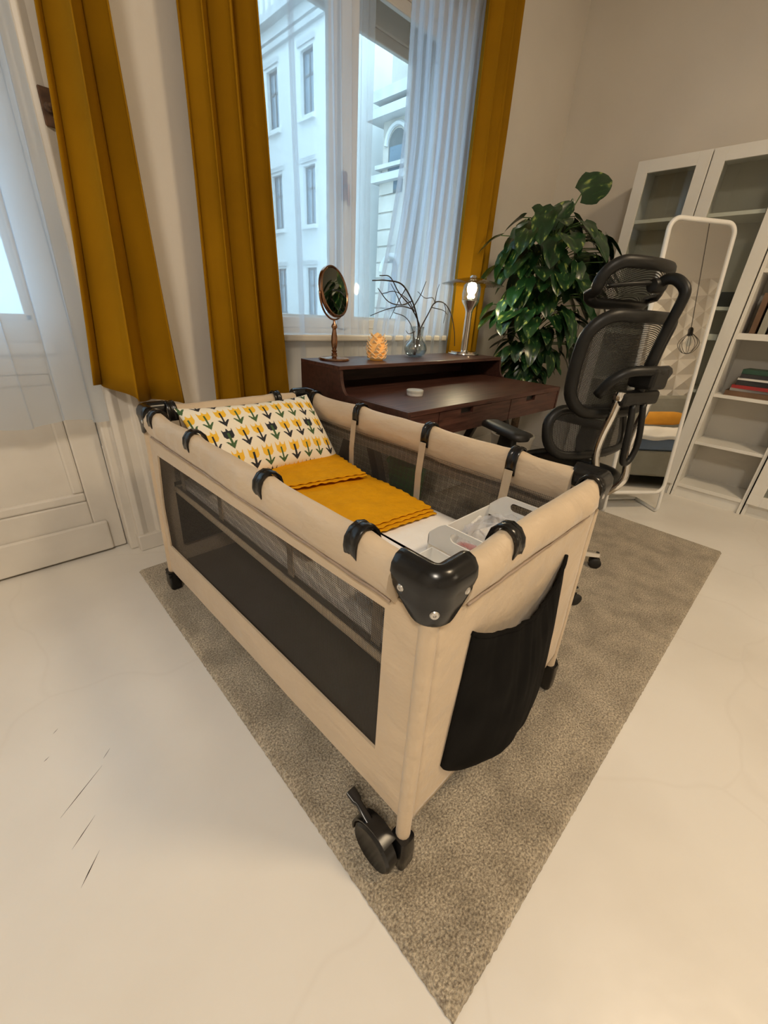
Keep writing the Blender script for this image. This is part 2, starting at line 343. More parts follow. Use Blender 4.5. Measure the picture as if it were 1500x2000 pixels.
# ---- balcony door (left) ------------------------------------------------
d = thing('door_1', 'white panelled balcony door with tall glass panes', 'door', (-.4, Y1+.05, 0)); d['kind'] = 'structure'
del d['category']
def door_leaf(x0, x1):
    m = MB(); y0, y1 = Y1+.05, Y1+.095; st = .105
    m.box((x0, y0, .006), (x0+st, y1, DZ-.03)); m.box((x1-st, y0, .006), (x1, y1, DZ-.03))
    m.box((x0+st, y0, .006), (x1-st, y1, .26)); m.box((x0+st, y0, .80), (x1-st, y1, .985)); m.box((x0+st, y0, DZ-.16), (x1-st, y1, DZ-.03))
    m.build('door_leaf', 'white_trim', d, bevel=.006)
    MB().box((x0+st-.01, y0+.018, .24), (x1-st+.01, y1-.01, .82)).build('door_panel', 'white_trim', d)
    # raised moulding round the panel
    ring = [(x0+st, .262), (x1-st, .262), (x1-st, .798), (x0+st, .798)]
    k = MB(); w_ = .042
    for (a, b, c, e) in ((x0+st, .26, x1-st, .26+w_), (x0+st, .80-w_, x1-st, .80), (x0+st, .26+w_, x0+st+w_, .80-w_), (x1-st-w_, .26+w_, x1-st, .80-w_)):
        k.box((a, y0+.006, b), (c, y0+.03, e))
    k.build('panel_moulding', 'white_trim', d, bevel=.009)
    MB().box((x0+.0, y0-.018, .012), (x1-.055, y0, .158)).build('kick_board', 'white_trim', d, bevel=.008)
    MB().box((x0+.02, y0-.022, .872), (x1-.06, y0, .912)).build('glazing_ledge', 'white_trim', d, bevel=.008)
    MB().box((x0+st-.01, y0+.018, .97), (x1-st+.01, y0+.024, DZ-.15)).build('pane', 'window_glass', d)
    g = MB(); g.box((x0+st, y0+.004, .985), (x0+st+.018, y0+.03, DZ-.16)); g.box((x1-st-.018, y0+.004, .985), (x1-st, y0+.03, DZ-.16)); g.box((x0+st, y0+.004, .985), (x1-st, y0+.03, 1.005))
    g.box((x0+st, y0+.004, 1.86), (x1-st, y0+.034, 1.90))
    g.build('glazing_bead', 'white_trim', d, bevel=.003)
    mi = MB(); mi.box((x1-st-.14, y0+.03, 1.0), (x1-st-.10, y0+.05, DZ-.16)); mi.build('outer_frame', 'white_trim', d, bevel=.003)
door_leaf(-.42, .312); door_leaf(-1.10, -.425)
for z0 in (.20, 1.35):
    h = MB().tube([(.322, Y1+.042, z0), (.322, Y1+.042, z0+.30)], .011, 10); h.lathe([(0, .0), (.008, .004), (.004, .02), (0, .022)], (.322, Y1+.042, z0+.30), 8); h.build('hinge', 'white_trim', d, smooth='auto')
struct(MB().box((DX0, Y1+.098, 0), (DX1, Y1+.45, .06)).build('added_threshold', 'white_trim'))  # threshold added behind the door to block daylight leaking under it
# architrave
t = MB()
t.box((DX1-.016, Y1-.012, 0), (DX1+.045, Y1+.14, DZ)); t.build('trim_1', 'white_trim', bevel=.008)
struct(bpy.data.objects['trim_1'])
t = MB(); t.prism([(.352, Y1+.0), (.352, Y1-.040), (.372, Y1-.046), (.395, Y1-.036), (.43, Y1-.036), (.44, Y1-.05), (.468, Y1-.05), (.468, Y1)], 'z', .075, DZ+.1)
struct(t.build('trim_2', 'white_trim', bevel=.003))
struct(MB().box((.345, Y1-.058, 0), (.478, Y1, .078)).build('trim_3', 'white_trim', bevel=.005))
struct(MB().box((DX0-.1, Y1-.046, DZ), (DX1+.14, Y1, DZ+.13)).build('trim_4', 'white_trim', bevel=.008))
k = thing('shutter_latch', 'small rusty old latch screwed to the balcony door frame', 'latch', (.39, Y1-.05, 1.57))
MB().box((.372, Y1-.052, 1.545), (.410, Y1-.0365, 1.64)).build('back_plate', 'rust', k, bevel=.004)
MB().lathe([(0, 0), (.014, 0), (.012, .012), (.006, .016), (.006, .03), (0, .031)], (.391, Y1-.052, 1.59), 12, Matrix.Rotation(PI/2, 3, 'X')).build('knob', 'rust', k, smooth='auto')

# ---- window (right) ------------------------------------------------------
wn = thing('window_1', 'tall white double window behind sheer curtains', 'window', ((WX0+WX1)/2, Y1+.2, WZ0)); wn['kind'] = 'structure'; del wn['category']
def casement(y0, y1, mx0, mx1, zb, zt, fr, sash):
    m = MB(); m.box((WX0, y0, WZ0), (WX0+fr, y1, WZ1)); m.box((WX1-fr, y0, WZ0), (WX1, y1, WZ1)); m.box((WX0+fr, y0, WZ0), (WX1-fr, y1, zb)); m.box((WX0+fr, y0, zt), (WX1-fr, y1, WZ1))
    m.build('window_frame', 'white_trim', wn, bevel=.006)
    m = MB(); m.box((mx0+.07, y0-.02, zb), (mx1-.07, y1, zt)); m.build('mullion', 'white_trim', wn, bevel=.008)
    for a, b in ((WX0+fr, mx0+.07), (mx1-.07, WX1-fr)):
        m = MB(); s = sash
        m.box((a, y0+.008, zb), (a+s, y1-.006, zt)); m.box((b-s, y0+.008, zb), (b, y1-.006, zt)); m.box((a+s, y0+.008, zb), (b-s, y1-.006, zb+s)); m.box((a+s, y0+.008, zt-s), (b-s, y1-.006, zt))
        o = m.build('sash', 'white_trim', wn, bevel=.005)
        MB().box((a+s-.01, (y0+y1)/2-.002, zb+s-.01), (b-s+.01, (y0+y1)/2+.002, zt-s+.01)).build('pane', 'window_glass', o)
casement(Y1+.12, Y1+.165, 1.585, 1.80, .975, 2.50, .05, .055)
casement(Y1+.34, Y1+.385, 1.75, 1.95, .99, 2.46, .06, .05)
MB().box((WX0-.04, Y1-.05, WZ0-.012), (WX1+.04, Y1+.12, WZ0+.022)).build('window_sill', 'white_trim', wn, bevel=.008)
MB().box((WX0, Y1+.165, WZ0), (WX1, Y1+.34, WZ0+.03)).build('inner_sill', 'white_trim', wn, bevel=.004)
MB().box((WX0-.04, Y1+.39, WZ0-.03), (WX1+.04, Y1+.56, WZ0+.0)).build('outer_sill', 'facade_grey', wn, bevel=.004)
hd = MB(); hd.box((1.655, Y1+.085, 1.60), (1.685, Y1+.10, 1.72)); hd.tube([(1.67, Y1+.09, 1.66), (1.67, Y1+.06, 1.66), (1.67, Y1+.055, 1.57)], .008, 8); hd.build('window_handle', 'bronze', wn, bevel=.002)

# ---- curtains ------------------------------------------------------------
def drape(name, label, x0, x1, yc, z0, z1, n, amp, over, material, flare=0., thick=.0035, nz=26, res=14, bottom=None, group=None, xs=None, cat='curtain', seed=0):
    """folded cloth hanging from z1 to z0; n folds; 'over' lets the folds overlap"""
    nu = int(max(n, 3)*res)+1
    def fn(u, v):
        z = z0+(z1-z0)*v; zz = (1-v)
        if bottom: z += bottom(u)*(1-v)**3
        a = amp*(.75+.35*N(u*n*.9+seed, 3.1))*(1+flare*.6*zz*zz)
        ph = 2*PI*n*u + .5*N(u*3+seed, zz*1.1)
        x = x0+(x1-x0)*u + over*math.sin(2*ph) + (u-.5)*flare*zz**2*.12
        if xs: x += xs(u, zz)
        y = yc + a*math.sin(ph) + .008*N(u*9+seed, zz*3)
        return (x, y, z)
    o = MB().surf(fn, nu, nz).build(name, material, smooth=True, solid=thick)
    return tag(o, label, cat, group)
drape('curtain', 'mustard velvet curtain beside the balcony door, leftmost of the three', .445, .590, 1.885, .69, 2.86, 1.9, .058, .010, 'velvet', flare=.75, seed=2,
      bottom=lambda u: .085*(1-u)-.03*math.exp(-((u-.55)/.25)**2), xs=lambda u, zz: -.075*zz**1.5*(1-u)-.012*zz)
drape('curtain', 'dark mustard velvet curtain left of the window, behind the cot', .815, 1.093, 1.885, .60, 2.86, 3.1, .060, .012, 'velvet', flare=.45, seed=5, xs=lambda u, zz: .045*zz**2*u-.02*zz*(1-u))
drape('curtain', 'mustard velvet curtain right of the window, behind the lamp', 2.455, 2.735, 1.885, .60, 2.86, 2.6, .052, .010, 'velvet', flare=.1, seed=8)
drape('sheer_curtain', 'white sheer curtain hanging in front of the balcony door', -1.1, .375, 1.945, .635, 2.84, 7.5, .022, .020, 'voile_dense', thick=0, seed=1, res=18, xs=lambda u, zz: -.03*u*zz, bottom=lambda u: -.015*math.sin(u*40))
# window sheers: sparse folds on the left panel, tight pleats on the right one
def sheer_left(u, v):
    z = .60+2.24*v; zz = 1-v
    fx = [(.345, .045), (.64, .04), (.72, .045), (.80, .045), (.88, .045), (.95, .03)]
    x = 1.05+.69*u+.07*u*zz*0; y = 1.955
    for c, s in fx:
        t = (u-c)/.045; e = math.exp(-t*t); x += -s*1.6*t*e*1.1; y += .016*e*math.cos(t*1.2)
    x += (.05*zz**2+.0)*u + .008*N(u*6, zz*2); y += .008*N(u*8, zz*2.5)
    return (x, y, z)
tag(MB().surf(sheer_left, 260, 26).build('sheer_curtain', 'voile', smooth=True), 'white sheer curtain on the left half of the window, behind the vanity mirror', 'curtain')
drape('sheer_curtain', 'white pleated sheer curtain on the right half of the window, behind the twigs', 1.96, 2.52, 1.955, .60, 2.84, 8, .018, .024, 'voile', thick=0, seed=4, res=18, xs=lambda u, zz: -.21*(1-u)**1.5*sm(.35, 1.0, zz))
for nm, a, b, lab in (('curtain_rod', -1.3, .68, 'thin metal curtain rod above the balcony door'), ('curtain_rod', .7, 2.85, 'thin metal curtain rod above the window')):
    r = thing(nm, lab, 'curtain rod', ((a+b)/2, 1.92, 2.88))
    MB().tube([(a, 1.92, 2.88), (b, 1.92, 2.88)], .011, 10).build('rod', 'chrome', r, smooth='auto')
    for x in (a+.1, b-.1): MB().tube([(x, 1.92, 2.88), (x, 2.0, 2.88)], .007, 8).build('bracket', 'chrome', r, smooth='auto')
    for x in (a, b): MB().lathe([(0, -.02), (.018, -.012), (.022, 0), (.018, .012), (0, .02)], (x, 1.92, 2.88), 12).build('finial', 'chrome', r, smooth=True)

# ---- rug ----------------------------------------------------------------
def rug():
    x0, x1, y0, y1 = .286, 2.673, .045, 1.771
    def fn(u, v):
        x = x0+(x1-x0)*u; y = y0+(y1-y0)*v
        e = .002
        if u in (0, 1): x += e*N(v*150, u*5)*1.4
        if v in (0, 1): y += e*N(u*200, v*5+9)*1.4
        dd = min(min(u, 1-u)*(x1-x0), min(v, 1-v)*(y1-y0))
        z = .016*sm(-.004, .012, dd)+.0012*N(x*60, y*60)*sm(0, .02, dd)
        return (x, y, max(z, .001))
    m = MB().surf(fn, 300, 220)
    o = m.build('rug', 'rug_pile', smooth=True)
    tag(o, 'greige short-pile rug lying under the cot and the desk chair', 'rug')
rug()

# ================================================================ TRAVEL COT
CA = Vector((.4017, .2834, 0)); ca = 1.5849; LU = Vector((math.cos(ca), math.sin(ca), 0)); LV = Vector((LU.y, -LU.x, 0)); CL, CW = 1.2509, .6425
cot = thing('travel_cot', 'beige fabric travel cot with black plastic corners standing on the rug', 'cot', tuple(CA+LU*CL/2+LV*CW/2), ca-PI/2)
SIDES = {'left': (CA, LU, -LV, CL), 'right': (CA+LV*CW, LU, LV, CL), 'near': (CA, LV, -LU, CW), 'far': (CA+LU*CL, LV, LU, CW)}
def sp(side, a, d, z):
    o, t, n, L = SIDES[side]; k = .022*max(0, .74-z)
    t2 = (a/L-.5)*2
    return o+t*(a+t2*k)+n*(d+k)+Vector((0, 0, z))
def zbot(side, a):
    f = {'left': a/CL, 'right': a/CL, 'near': 0, 'far': 1}[side]
    return .165*(1-f)+.105*f
CLIPS = {'left': [.160, .467, .850, 1.142], 'right': [.225, .540, .885, 1.178], 'near': [.197, .590], 'far': [.075, .490]}
# --- padded top rails
def rail(side):
    o, t, n, L = SIDES[side]; na = int(L*60)
    sd = {'left': 0, 'right': 10, 'near': 20, 'far': 30}[side]; rings = []
    for i in range(na+1):
        a = .062+(L-.124)*i/na
        pin = max(math.exp(-((a-c)/.035)**2) for c in CLIPS[side])
        puff = (1-pin)*(.007+.012*N(a*7+sd, 1.7)) ; low = .012*N(a*5+sd, 4.4)*(1-pin*.6)
        wr = .006*N(a*26+sd, 2.2)+.003*N(a*70+sd, 5.2)
        zt = -.010*(1-pin)*(.4+.9*abs(N(a*3.3+sd, 8.1)))
        prof = [(.014, .668+low*.3), (.021+puff*.5, .683+low*.3), (.025+puff+wr, .705), (.024+puff*.8+wr, .732+zt*.5), (.017+puff*.3, .749+zt), (.005, .757+zt), (-.009, .755+zt), (-.018-puff*.3, .744+zt),
                (-.024-puff*.8-wr, .722), (-.024-puff*.7+wr, .690), (-.020, .662+low), (-.012, .652+low), (-.008, .67), (-.004, .70), (.004, .70), (.008, .68)]
        rings.append([sp(side, a, dd, z) for dd, z in prof])
    MB().loft(rings).build('rail_pad', 'cot_fabric', cot, smooth='auto', angle=60)
    # stitched seam under the pad
    MB().tube([sp(side, .07+(L-.14)*i/60, .018, .669+.003*N(i*.3+sd)) for i in range(61)], .003, 6).build('seam_piping', 'piping', cot, smooth=True)
for s in SIDES: rail(s)
# --- black clips and inner straps
def clip(side, a):
    w2 = .0155; rings = []
    prof = [(.027, .716), (.030, .728), (.028, .745), (.017, .760), (.002, .766), (-.014, .762), (-.026, .749), (-.032, .728), (-.032, .692)]
    inner = [(x*.86, z-.004) for x, z in prof][::-1]
    for k, (da, e) in enumerate(((-w2, 0), (-w2*.8, .002), (-w2*.35, .002), (-w2*.3, .0005), (0, .0005), (w2*.3, .0005), (w2*.35, .002), (w2*.8, .002), (w2, 0))):
        pp = [(x*(1+e*12), z+e) for x, z in prof]+inner
        rings.append([sp(side, a+da*(1 if True else 1), dd, z-(.006*abs(da)/w2 if i == 0 else 0)) for i, (dd, z) in enumerate(pp)])
    c = MB().loft(rings).build('rail_clip', 'black_plastic', cot, smooth='auto', angle=50)
def strap(side, a, ztop=.705):
    w2 = .013
    rings = [[sp(side, a-w2, d, z), sp(side, a+w2, d, z), sp(side, a+w2, d-.003, z), sp(side, a-w2, d-.003, z)] for d, z in ((-.035, ztop), (-.038, .68), (-.040, .655), (-.046, .60), (-.047, .475))]
    MB().loft(rings).build('strap', 'cot_strap', cot, bevel=.001)
for s in SIDES:
    for a in CLIPS[s]:
        clip(s, a); strap(s, a)
# --- corner caps
def cap(corner, d1, d2):
    """corner point; d1,d2 unit vectors along the two rails (into the sides)"""
    n1 = -d2; n2 = -d1; R = .010; piv = corner+(d1+d2)*R; ARM = .065; stations = []
    for i in range(9): a = ARM+(R-ARM)*i/8; stations.append((corner+d1*a, n1, a))
    for i in range(1, 9):
        an = PI/2*i/8; nn = (n1*math.cos(an)+n2*math.sin(an)); stations.append((piv+nn*R, nn, R*(1-math.sin(2*an))*0+R*.25))
    for i in range(1, 9): a = R+(ARM-R)*i/8; stations.append((corner+d2*a, n2, a))
    rings = []; ns = len(stations)
    for i, (p, nn, a) in enumerate(stations):
        f = min(1, max(0, (a-.012)/(ARM-.012))); zb = .668+.046*f**1.2
        end = 1.0 if 0 < i < ns-1 else .9
        prof = [(.024, zb), (.028, zb+.005), (.028, max(.70, zb+.012)), (.030, .722), (.033, .735), (.031, .750), (.022, .763), (.009, .768), (-.003, .764), (-.010, .754), (-.012, .740), (-.011, .722), (-.006, .708), (.004, .704), (.012, min(.70, zb+.02)), (.017, zb+.004)]
        rings.append([p+nn*(dd*end)+Vector((0, 0, z if end == 1 else .735+(z-.735)*.95)) for dd, z in prof])
    o = MB().loft(rings).build('corner_cap', 'black_plastic', cot, smooth='auto', angle=55)
    for (pt, nn) in ((corner+d1*.042, n1), (corner+d2*.042, n2)):
        q = nn.to_track_quat('Z', 'Y').to_matrix()
        MB().lathe([(.0065, -.004), (.0065, .0005), (.005, .0022), (.0022, .0022), (.0018, .0005), (0, .0005)], pt+nn*.0292+Vector((0, 0, .716)), 14, q).build('screw', 'steel_screw', o, smooth='auto')
    nn = (n1+n2).normalized(); q = nn.to_track_quat('Z', 'Y').to_matrix()
    pc = piv+nn*(R+.0275); MB().lathe([(.0075, -.006), (.0075, .001), (.006, .003), (.0026, .003), (.002, .001), (0, .001)], pc+Vector((0, 0, .694)), 14, q).build('screw', 'steel_screw', o, smooth='auto')
cA, cB, cC, cD = CA, CA+LU*CL, CA+LV*CW, CA+LU*CL+LV*CW
cap(cA, LU, LV); cap(cB, LV, -LU); cap(cC, -LV, LU); cap(cD, -LU, -LV)
# --- outer side panels
def panel_frame(side):
    """beige border round the net window"""
    L = CL; d0, d1 = .010, .004
    op = [(.088, .640), (L-.072, .605), (L-.018-.02, .40), (L-.045, .235), (.088, .285)] if side == 'left' else [(.088, .600), (L-.088, .600), (L-.07, .40), (L-.088, .24), (.088, .285)]
    outer = [(.004, .672), (L-.004, .672), (L-.004, .40), (L-.004, zbot(side, L)), (.004, zbot(side, 0))]
    m = MB(); n = len(op); seg = 12
    def lerp(p, q, t): return (p[0]+(q[0]-p[0])*t, p[1]+(q[1]-p[1])*t)
    for i in range(n):
        a0, a1, b0, b1 = outer[i], outer[(i+1) % n], op[i], op[(i+1) % n]
        rows = []
        for k in range(seg+1):
            p = lerp(a0, a1, k/seg); q = lerp(b0, b1, k/seg)
            ring = []
            for (r, d) in ((p, d0+.0025*N(p[0]*9, p[1]*9)), (lerp(p, q, .5), d0+.003+.004*N(p[0]*7+3, p[1]*7)), (q, d0), (q, d1), (p, d1)):
                ring.append(sp(side, r[0], d, r[1]))
            rows.append(ring)
        m.loft(rows)
    m.build('side_panel', 'cot_fabric', cot, smooth='auto', angle=50)
    o, t, nn, L_ = SIDES[side]
    uvf = lambda p: ((p-o).dot(t), p.z)
    g = MB(); g.surf(lambda u, v: sp(side, .06+(L-.09)*u, .004-.010*math.sin(PI*u)*math.sin(PI*v), .225+.46*v), 30, 12)
    g.build('net_window', 'cot_net', cot, smooth=True, uvf=uvf)
panel_frame('left'); panel_frame('right')
def end_panel(side, material):
    L = CW; zb = zbot(side, 0)
    def fn(u, v):
        z = zb+(.675-zb)*v; a = .004+(L-.008)*u
        return sp(side, a, .010+.004*N(a*8, z*6+2)+.002*math.sin(PI*u), z)
    m = MB().surf(fn, 30, 24); m.build('end_panel', material, cot, smooth=True, solid=.004)
end_panel('near', 'cot_fabric'); end_panel('far', 'cot_fabric')
MB().surf(lambda u, v: sp('far', .05+(CW-.1)*u, -.004, .2+.27*v), 4, 4).build('end_lining', 'bag_fabric', cot, solid=.002)
# lower floor of the cot and its centre bar
o, t, nn, L_ = SIDES['left']
m = MB(); rows = []
for s_ in range(13):
    a = CL*s_/12; zz = zbot('left', a)+.02
    rows.append([sp('left', a, -.012, zz), sp('right', a, -.012, zz), sp('right', a, -.012, zz-.012), sp('left', a, -.012, zz-.012)])
m.loft(rows); m.build('base_floor', 'cot_floor', cot)
# --- raised bassinet: net walls, lower tape, board
BZ = .460
for side, (o, t, nn, L) in SIDES.items():
    uvf = (lambda o, t: (lambda p: ((p-o).dot(t), p.z)))(o, t)
    MB().surf(lambda u, v: sp(side, .045+(L-.09)*u, -.040-.006*math.sin(PI*v), BZ+(.672-BZ)*v), 24, 8).build('bassinet_net', 'crib_net', cot, smooth=True, uvf=uvf)
    MB().tube([sp(side, .045+(L-.09)*i/24, -.040, BZ+.0) for i in range(25)], .0075, 8, flat=1.4).build('bassinet_tape', 'cot_strap', cot, smooth=True)
m = MB(); m.loft([[sp('left', a, -.045, z), sp('right', a, -.045, z)] + [sp('right', a, -.045, z-.012), sp('left', a, -.045, z-.012)] for a, z in ((.045, BZ+.004), (CL-.045, BZ+.004))]); m.build('bassinet_board', 'cot_floor', cot)
# --- legs, feet, castors
CORN = {'A': ('left', 0, cA), 'B': ('left', CL, cB), 'C': ('right', 0, cC), 'D': ('right', CL, cD)}
def legp(k, z):
    side, a, c = CORN[k]; return sp(side, a, .004, z)
for k in CORN:
    zl = .105 if k in 'AC' else .085
    MB().tube([legp(k, .69), legp(k, .4), legp(k, zl)], .0155, 14).build('leg', 'cot_fabric', cot, smooth='auto')
for k in 'BD':
    p = legp(k, 0); f = MB(); sx = -1 if k == 'B' else 1
    f.loft([[(p.x+x, p.y+y, z) for x, y in rrect(w_, h_, .009, 3)] for w_, h_, z in ((.030, .052, .0165), (.040, .062, .022), (.044, .060, .045), (.040, .046, .085), (.042, .048, .098))])
    f.build('foot', 'black_plastic', cot, smooth='auto')
    e = MB(); e.box((p.x+sx*.018-.006, p.y-.012-.02, .078), (p.x+sx*.018+.006, p.y+.01, .094)); e.build('foot_catch', 'black_plastic', cot, bevel=.003)
for k in 'AC':
    p = legp(k, 0); sx = -1 if k == 'A' else 1
    hz = MB(); hz.loft([[(p.x+x, p.y+y, z) for x, y in rrect(w_, h_, .008, 3)] for w_, h_, z in ((.030, .036, .02), (.040, .046, .03), (.040, .046, .075), (.036, .040, .118))]); hz.build('castor_housing', 'black_plastic', cot, smooth='auto')
    wc = Vector((p.x+sx*.038, p.y+.040, .0705-.005)); q = Matrix.Rotation(PI/2, 3, 'Y')
    R_ = .054; wc.z = R_+.0155
    whl = MB().lathe([(.018, -.012), (.038, -.013), (.049, -.016), (R_, -.011), (R_, .011), (.049, .016), (.040, .0135), (.036, .008), (.020, .006), (.012, .012), (0, .013)], wc, 32, q)
    wo = whl.build('castor_wheel', 'black_plastic', cot, smooth='auto', angle=40)
    MB().tube([(p.x, p.y+.01, wc.z), tuple(wc)], .009, 10).build('axle', 'black_plastic', wo, smooth='auto')
    # fender and brake pedal
    fd = MB(); rr = []
    for i in range(9):
        an = math.radians(-10+i*17); r1, r2 = R_+.004, R_+.009
        rr.append([(wc.x+dx, wc.y+math.cos(an)*r, wc.z+math.sin(an)*r) for dx, r in ((-.012, r1), (.020*-sx*1.0, r1), (.020*-sx, r2), (-.012, r2))])
    fd.loft(rr).build('fender', 'black_plastic', cot, smooth='auto')
    pd = MB(); pd.loft([[(wc.x+sx*0+x, wc.y+yy, wc.z+zz+z) for x, z in rrect(w_, .010, .003, 2)] for yy, zz, w_ in ((.010, .050, .018), (.035, .060, .016), (.058, .070, .015), (.064, .072, .022), (.085, .079, .023))]); pd.build('brake_pedal', 'black_plastic', cot, smooth='auto', angle=40)
# --- black storage pocket on the near end
def bag(u, v):
    l = Vector((.507, .0, .588)).lerp(Vector((.475, 0, .262)), v); r = Vector((.893, 0, .590)).lerp(Vector((.925, 0, .215)), v)
    p = l.lerp(r, u); s_ = math.sin(PI*u)
    zz = p.z - .052*(s_**.8)*(1-v) - .125*(v**1.5)*(s_**.75)
    bul = .058*(s_**.8)*(.12+.88*math.sin(PI*min(1, v*.62+.14)))
    bul *= 1 if v < .86 else 1-.65*((v-.86)/.14)**2
    bul += .0055*N(u*26, v*1.6)*s_*(1.2-v)+.006*N(u*7+v*2, v*3)*s_
    a = (Vector((p.x, CA.y, 0))-CA).dot(LV)
    return sp('near', a, .016+bul, zz)
MB().surf(bag, 70, 40).build('storage_pocket', 'bag_fabric', cot, smooth=True, solid=.003)
MB().tube([Vector(bag(i/40, 0)) for i in range(41)], .0045, 6).build('pocket_elastic', 'bag_fabric', cot, smooth=True)

# ---- mattress, pillow, blankets -----------------------------------------
MZ = .503
def matt():
    cx = (cA+cD)/2+Vector((0, 0, 0)); rings = []
    for ins, z in ((.02, BZ+.008), (.004, BZ+.014), (0, BZ+.022), (.004, MZ-.006), (.02, MZ+.002), (.06, MZ+.006), (.16, MZ+.008), (.26, MZ+.008)):
        ol = rrect(CW-.094-2*ins, CL-.098-2*ins, max(.02, .05-ins), 6)
        rings.append([cx+LV*x+LU*y+Vector((0, 0, z+.003*N(x*6+3, y*6))) for x, y in ol])
    o = MB().loft(rings).build('mattress', 'sheet', smooth='auto', angle=60)
    tag(o, 'thin mattress with a white fitted sheet lying inside the travel cot', 'mattress')
matt()
CRM = (.86, .79, .64); YEL = (.86, .50, .03); BLK = (.012, .014, .02); GRN = (.05, .11, .035)
def tulip(x, y):
    """colour of the print at x,y metres on the cushion (y up)"""
    k_ = 1.17; x /= k_; y /= k_; pw, ph = .0465, .0735
    row = math.floor(y/ph); cx = math.floor(x/pw); lx = x-cx*pw-pw/2+.004*math.sin(row*2.1); ly = y-row*ph; ax = abs(lx)
    if row % 2: head, stem = ((BLK, GRN), (YEL, BLK), (YEL, BLK))[(cx+row) % 3]
    else: head, stem = ((YEL, BLK), (YEL, GRN), (YEL, GRN))[(cx+row//2) % 3]
    if .016 <= ly <= .054 and ax < .0028: return stem
    if .002 <= ly <= .027 and ax < .0135*(ly-.002)/.019 and ly < .016+ax*.9: return stem     # arrow-shaped leaves
    if .036 <= ly <= .072:                         # flower cup with three points
        h = (ly-.036)/.036; wid = .0165*min(1, .62+1.6*h)
        top = 1-.34*abs(((ax+.0055)/.0110) % 2-1) if ax < .0165 else 0
        top = max(.70, 1-.40*abs(math.sin(ax/.0165*PI*1.0)))
        if ax < wid and h < top: return head
    return CRM
def pillow():
    W, H, T = .535, .32, .10; nu, nv = 260, 176
    base = Vector((.722, 1.240, MZ+.030)); xd = (LV+Vector((0, 0, 0))).normalized(); tilt = math.radians(46)
    yd = (LU*math.cos(tilt)+Vector((0, 0, 1))*math.sin(tilt)).normalized(); nd = xd.cross(yd)
    m = MB(); cols = []
    def P(u, v, sgn):
        a, b = (u-.5)*2, (v-.5)*2
        ex = (1-abs(a)**2.6)*(1-abs(b)**2.6); th = T/2*max(0, ex)**.55
        pin = 1-.055*(1-abs(b)**2)*abs(a)**4; pin2 = 1-.15*(1-abs(a)**2)*abs(b)**4
        q = base+xd*(a*W/2*pin)+yd*(H/2+b*H/2*pin2)+nd*(sgn*th+.006*N(u*5, v*4, sgn)*ex)
        # sag: the cushion slumps where it leans
        q += nd*(-.03*(v-.5)**2*2)
        q.z = max(q.z, MZ+.012)
        return q
    k = 0
    for sgn, (cu, cv) in ((1, (nu, nv)), (-1, (60, 40))):
        m.surf(lambda u, v: P(u, v, sgn), cu, cv)
        for j in range(cv-1):
            for i in range(cu-1):
                cols.append(tulip((i+.5)/(cu-1)*W+1, (j+.5)/(cv-1)*H+1.010) if sgn == 1 else CRM)
    o = m.build('pillow', 'tulip_print', smooth=True)
    at = o.data.color_attributes.new('print', 'FLOAT_COLOR', 'CORNER')
    for p in o.data.polygons:
        for li in p.loop_indices: at.data[li].color = (*cols[p.index], 1)
    tag(o, 'cream pillow with a yellow, black and green tulip print leaning in the cot', 'pillow')
pillow()
def blanket(name, label, x0, x1, y0, y1, z, layers, rot, fold=0, seed=0):
    c = Vector(((x0+x1)/2, (y0+y1)/2, 0)); R = Matrix.Rotation(rot, 3, 'Z'); th = thing(name, label, 'blanket', (c.x, c.y, z))
    for l in range(layers):
        zz = z+.006*l; sh = .012*(layers-1-l)
        def fn(u, v):
            x = (u-.5)*(x1-x0); y = (v-.5)*(y1-y0)-sh
            if v < .06: y += (-.0022*math.sin(u*(x1-x0)*2*PI/.034+l+3*N(u*4, seed))+.004*N(u*9, seed+l))*(1-v/.06)       # scalloped hem
            if u > .94: x += .003*math.sin(v*(y1-y0)*2*PI/.035)*(u-.94)/.06
            ed = min(u, 1-u, v, 1-v)
            h = .0045*N(x*16+seed, y*16+l*.3)+.006*N(x*6+seed+5, y*5)+.003*math.sin((x*.6+y)*55)*sm(0, .3, ed)*.5
            h += (.0022*math.sin(u*(x1-x0)*2*PI/.034+l+1.2+3*N(u*4, seed)) if v < .05 else 0)
            p = c+R @ Vector((x, y, 0)); return (p.x, p.y, max(zz+.007+h*.8, z+.001+.005*l))
        MB().surf(fn, 110, 90).build('cloth_layer', 'mustard', th, smooth=True, solid=.003)
blanket('blanket', 'large folded mustard muslin blanket with scalloped hem lying on the cot mattress', .50, .958, .735, 1.20, MZ+.010, 3, math.radians(-4), seed=3)
blanket('blanket', 'smaller mustard muslin cloth lying between the tulip pillow and the larger blanket', .52, .965, 1.07, 1.37, MZ+.036, 2, math.radians(-12), seed=9)
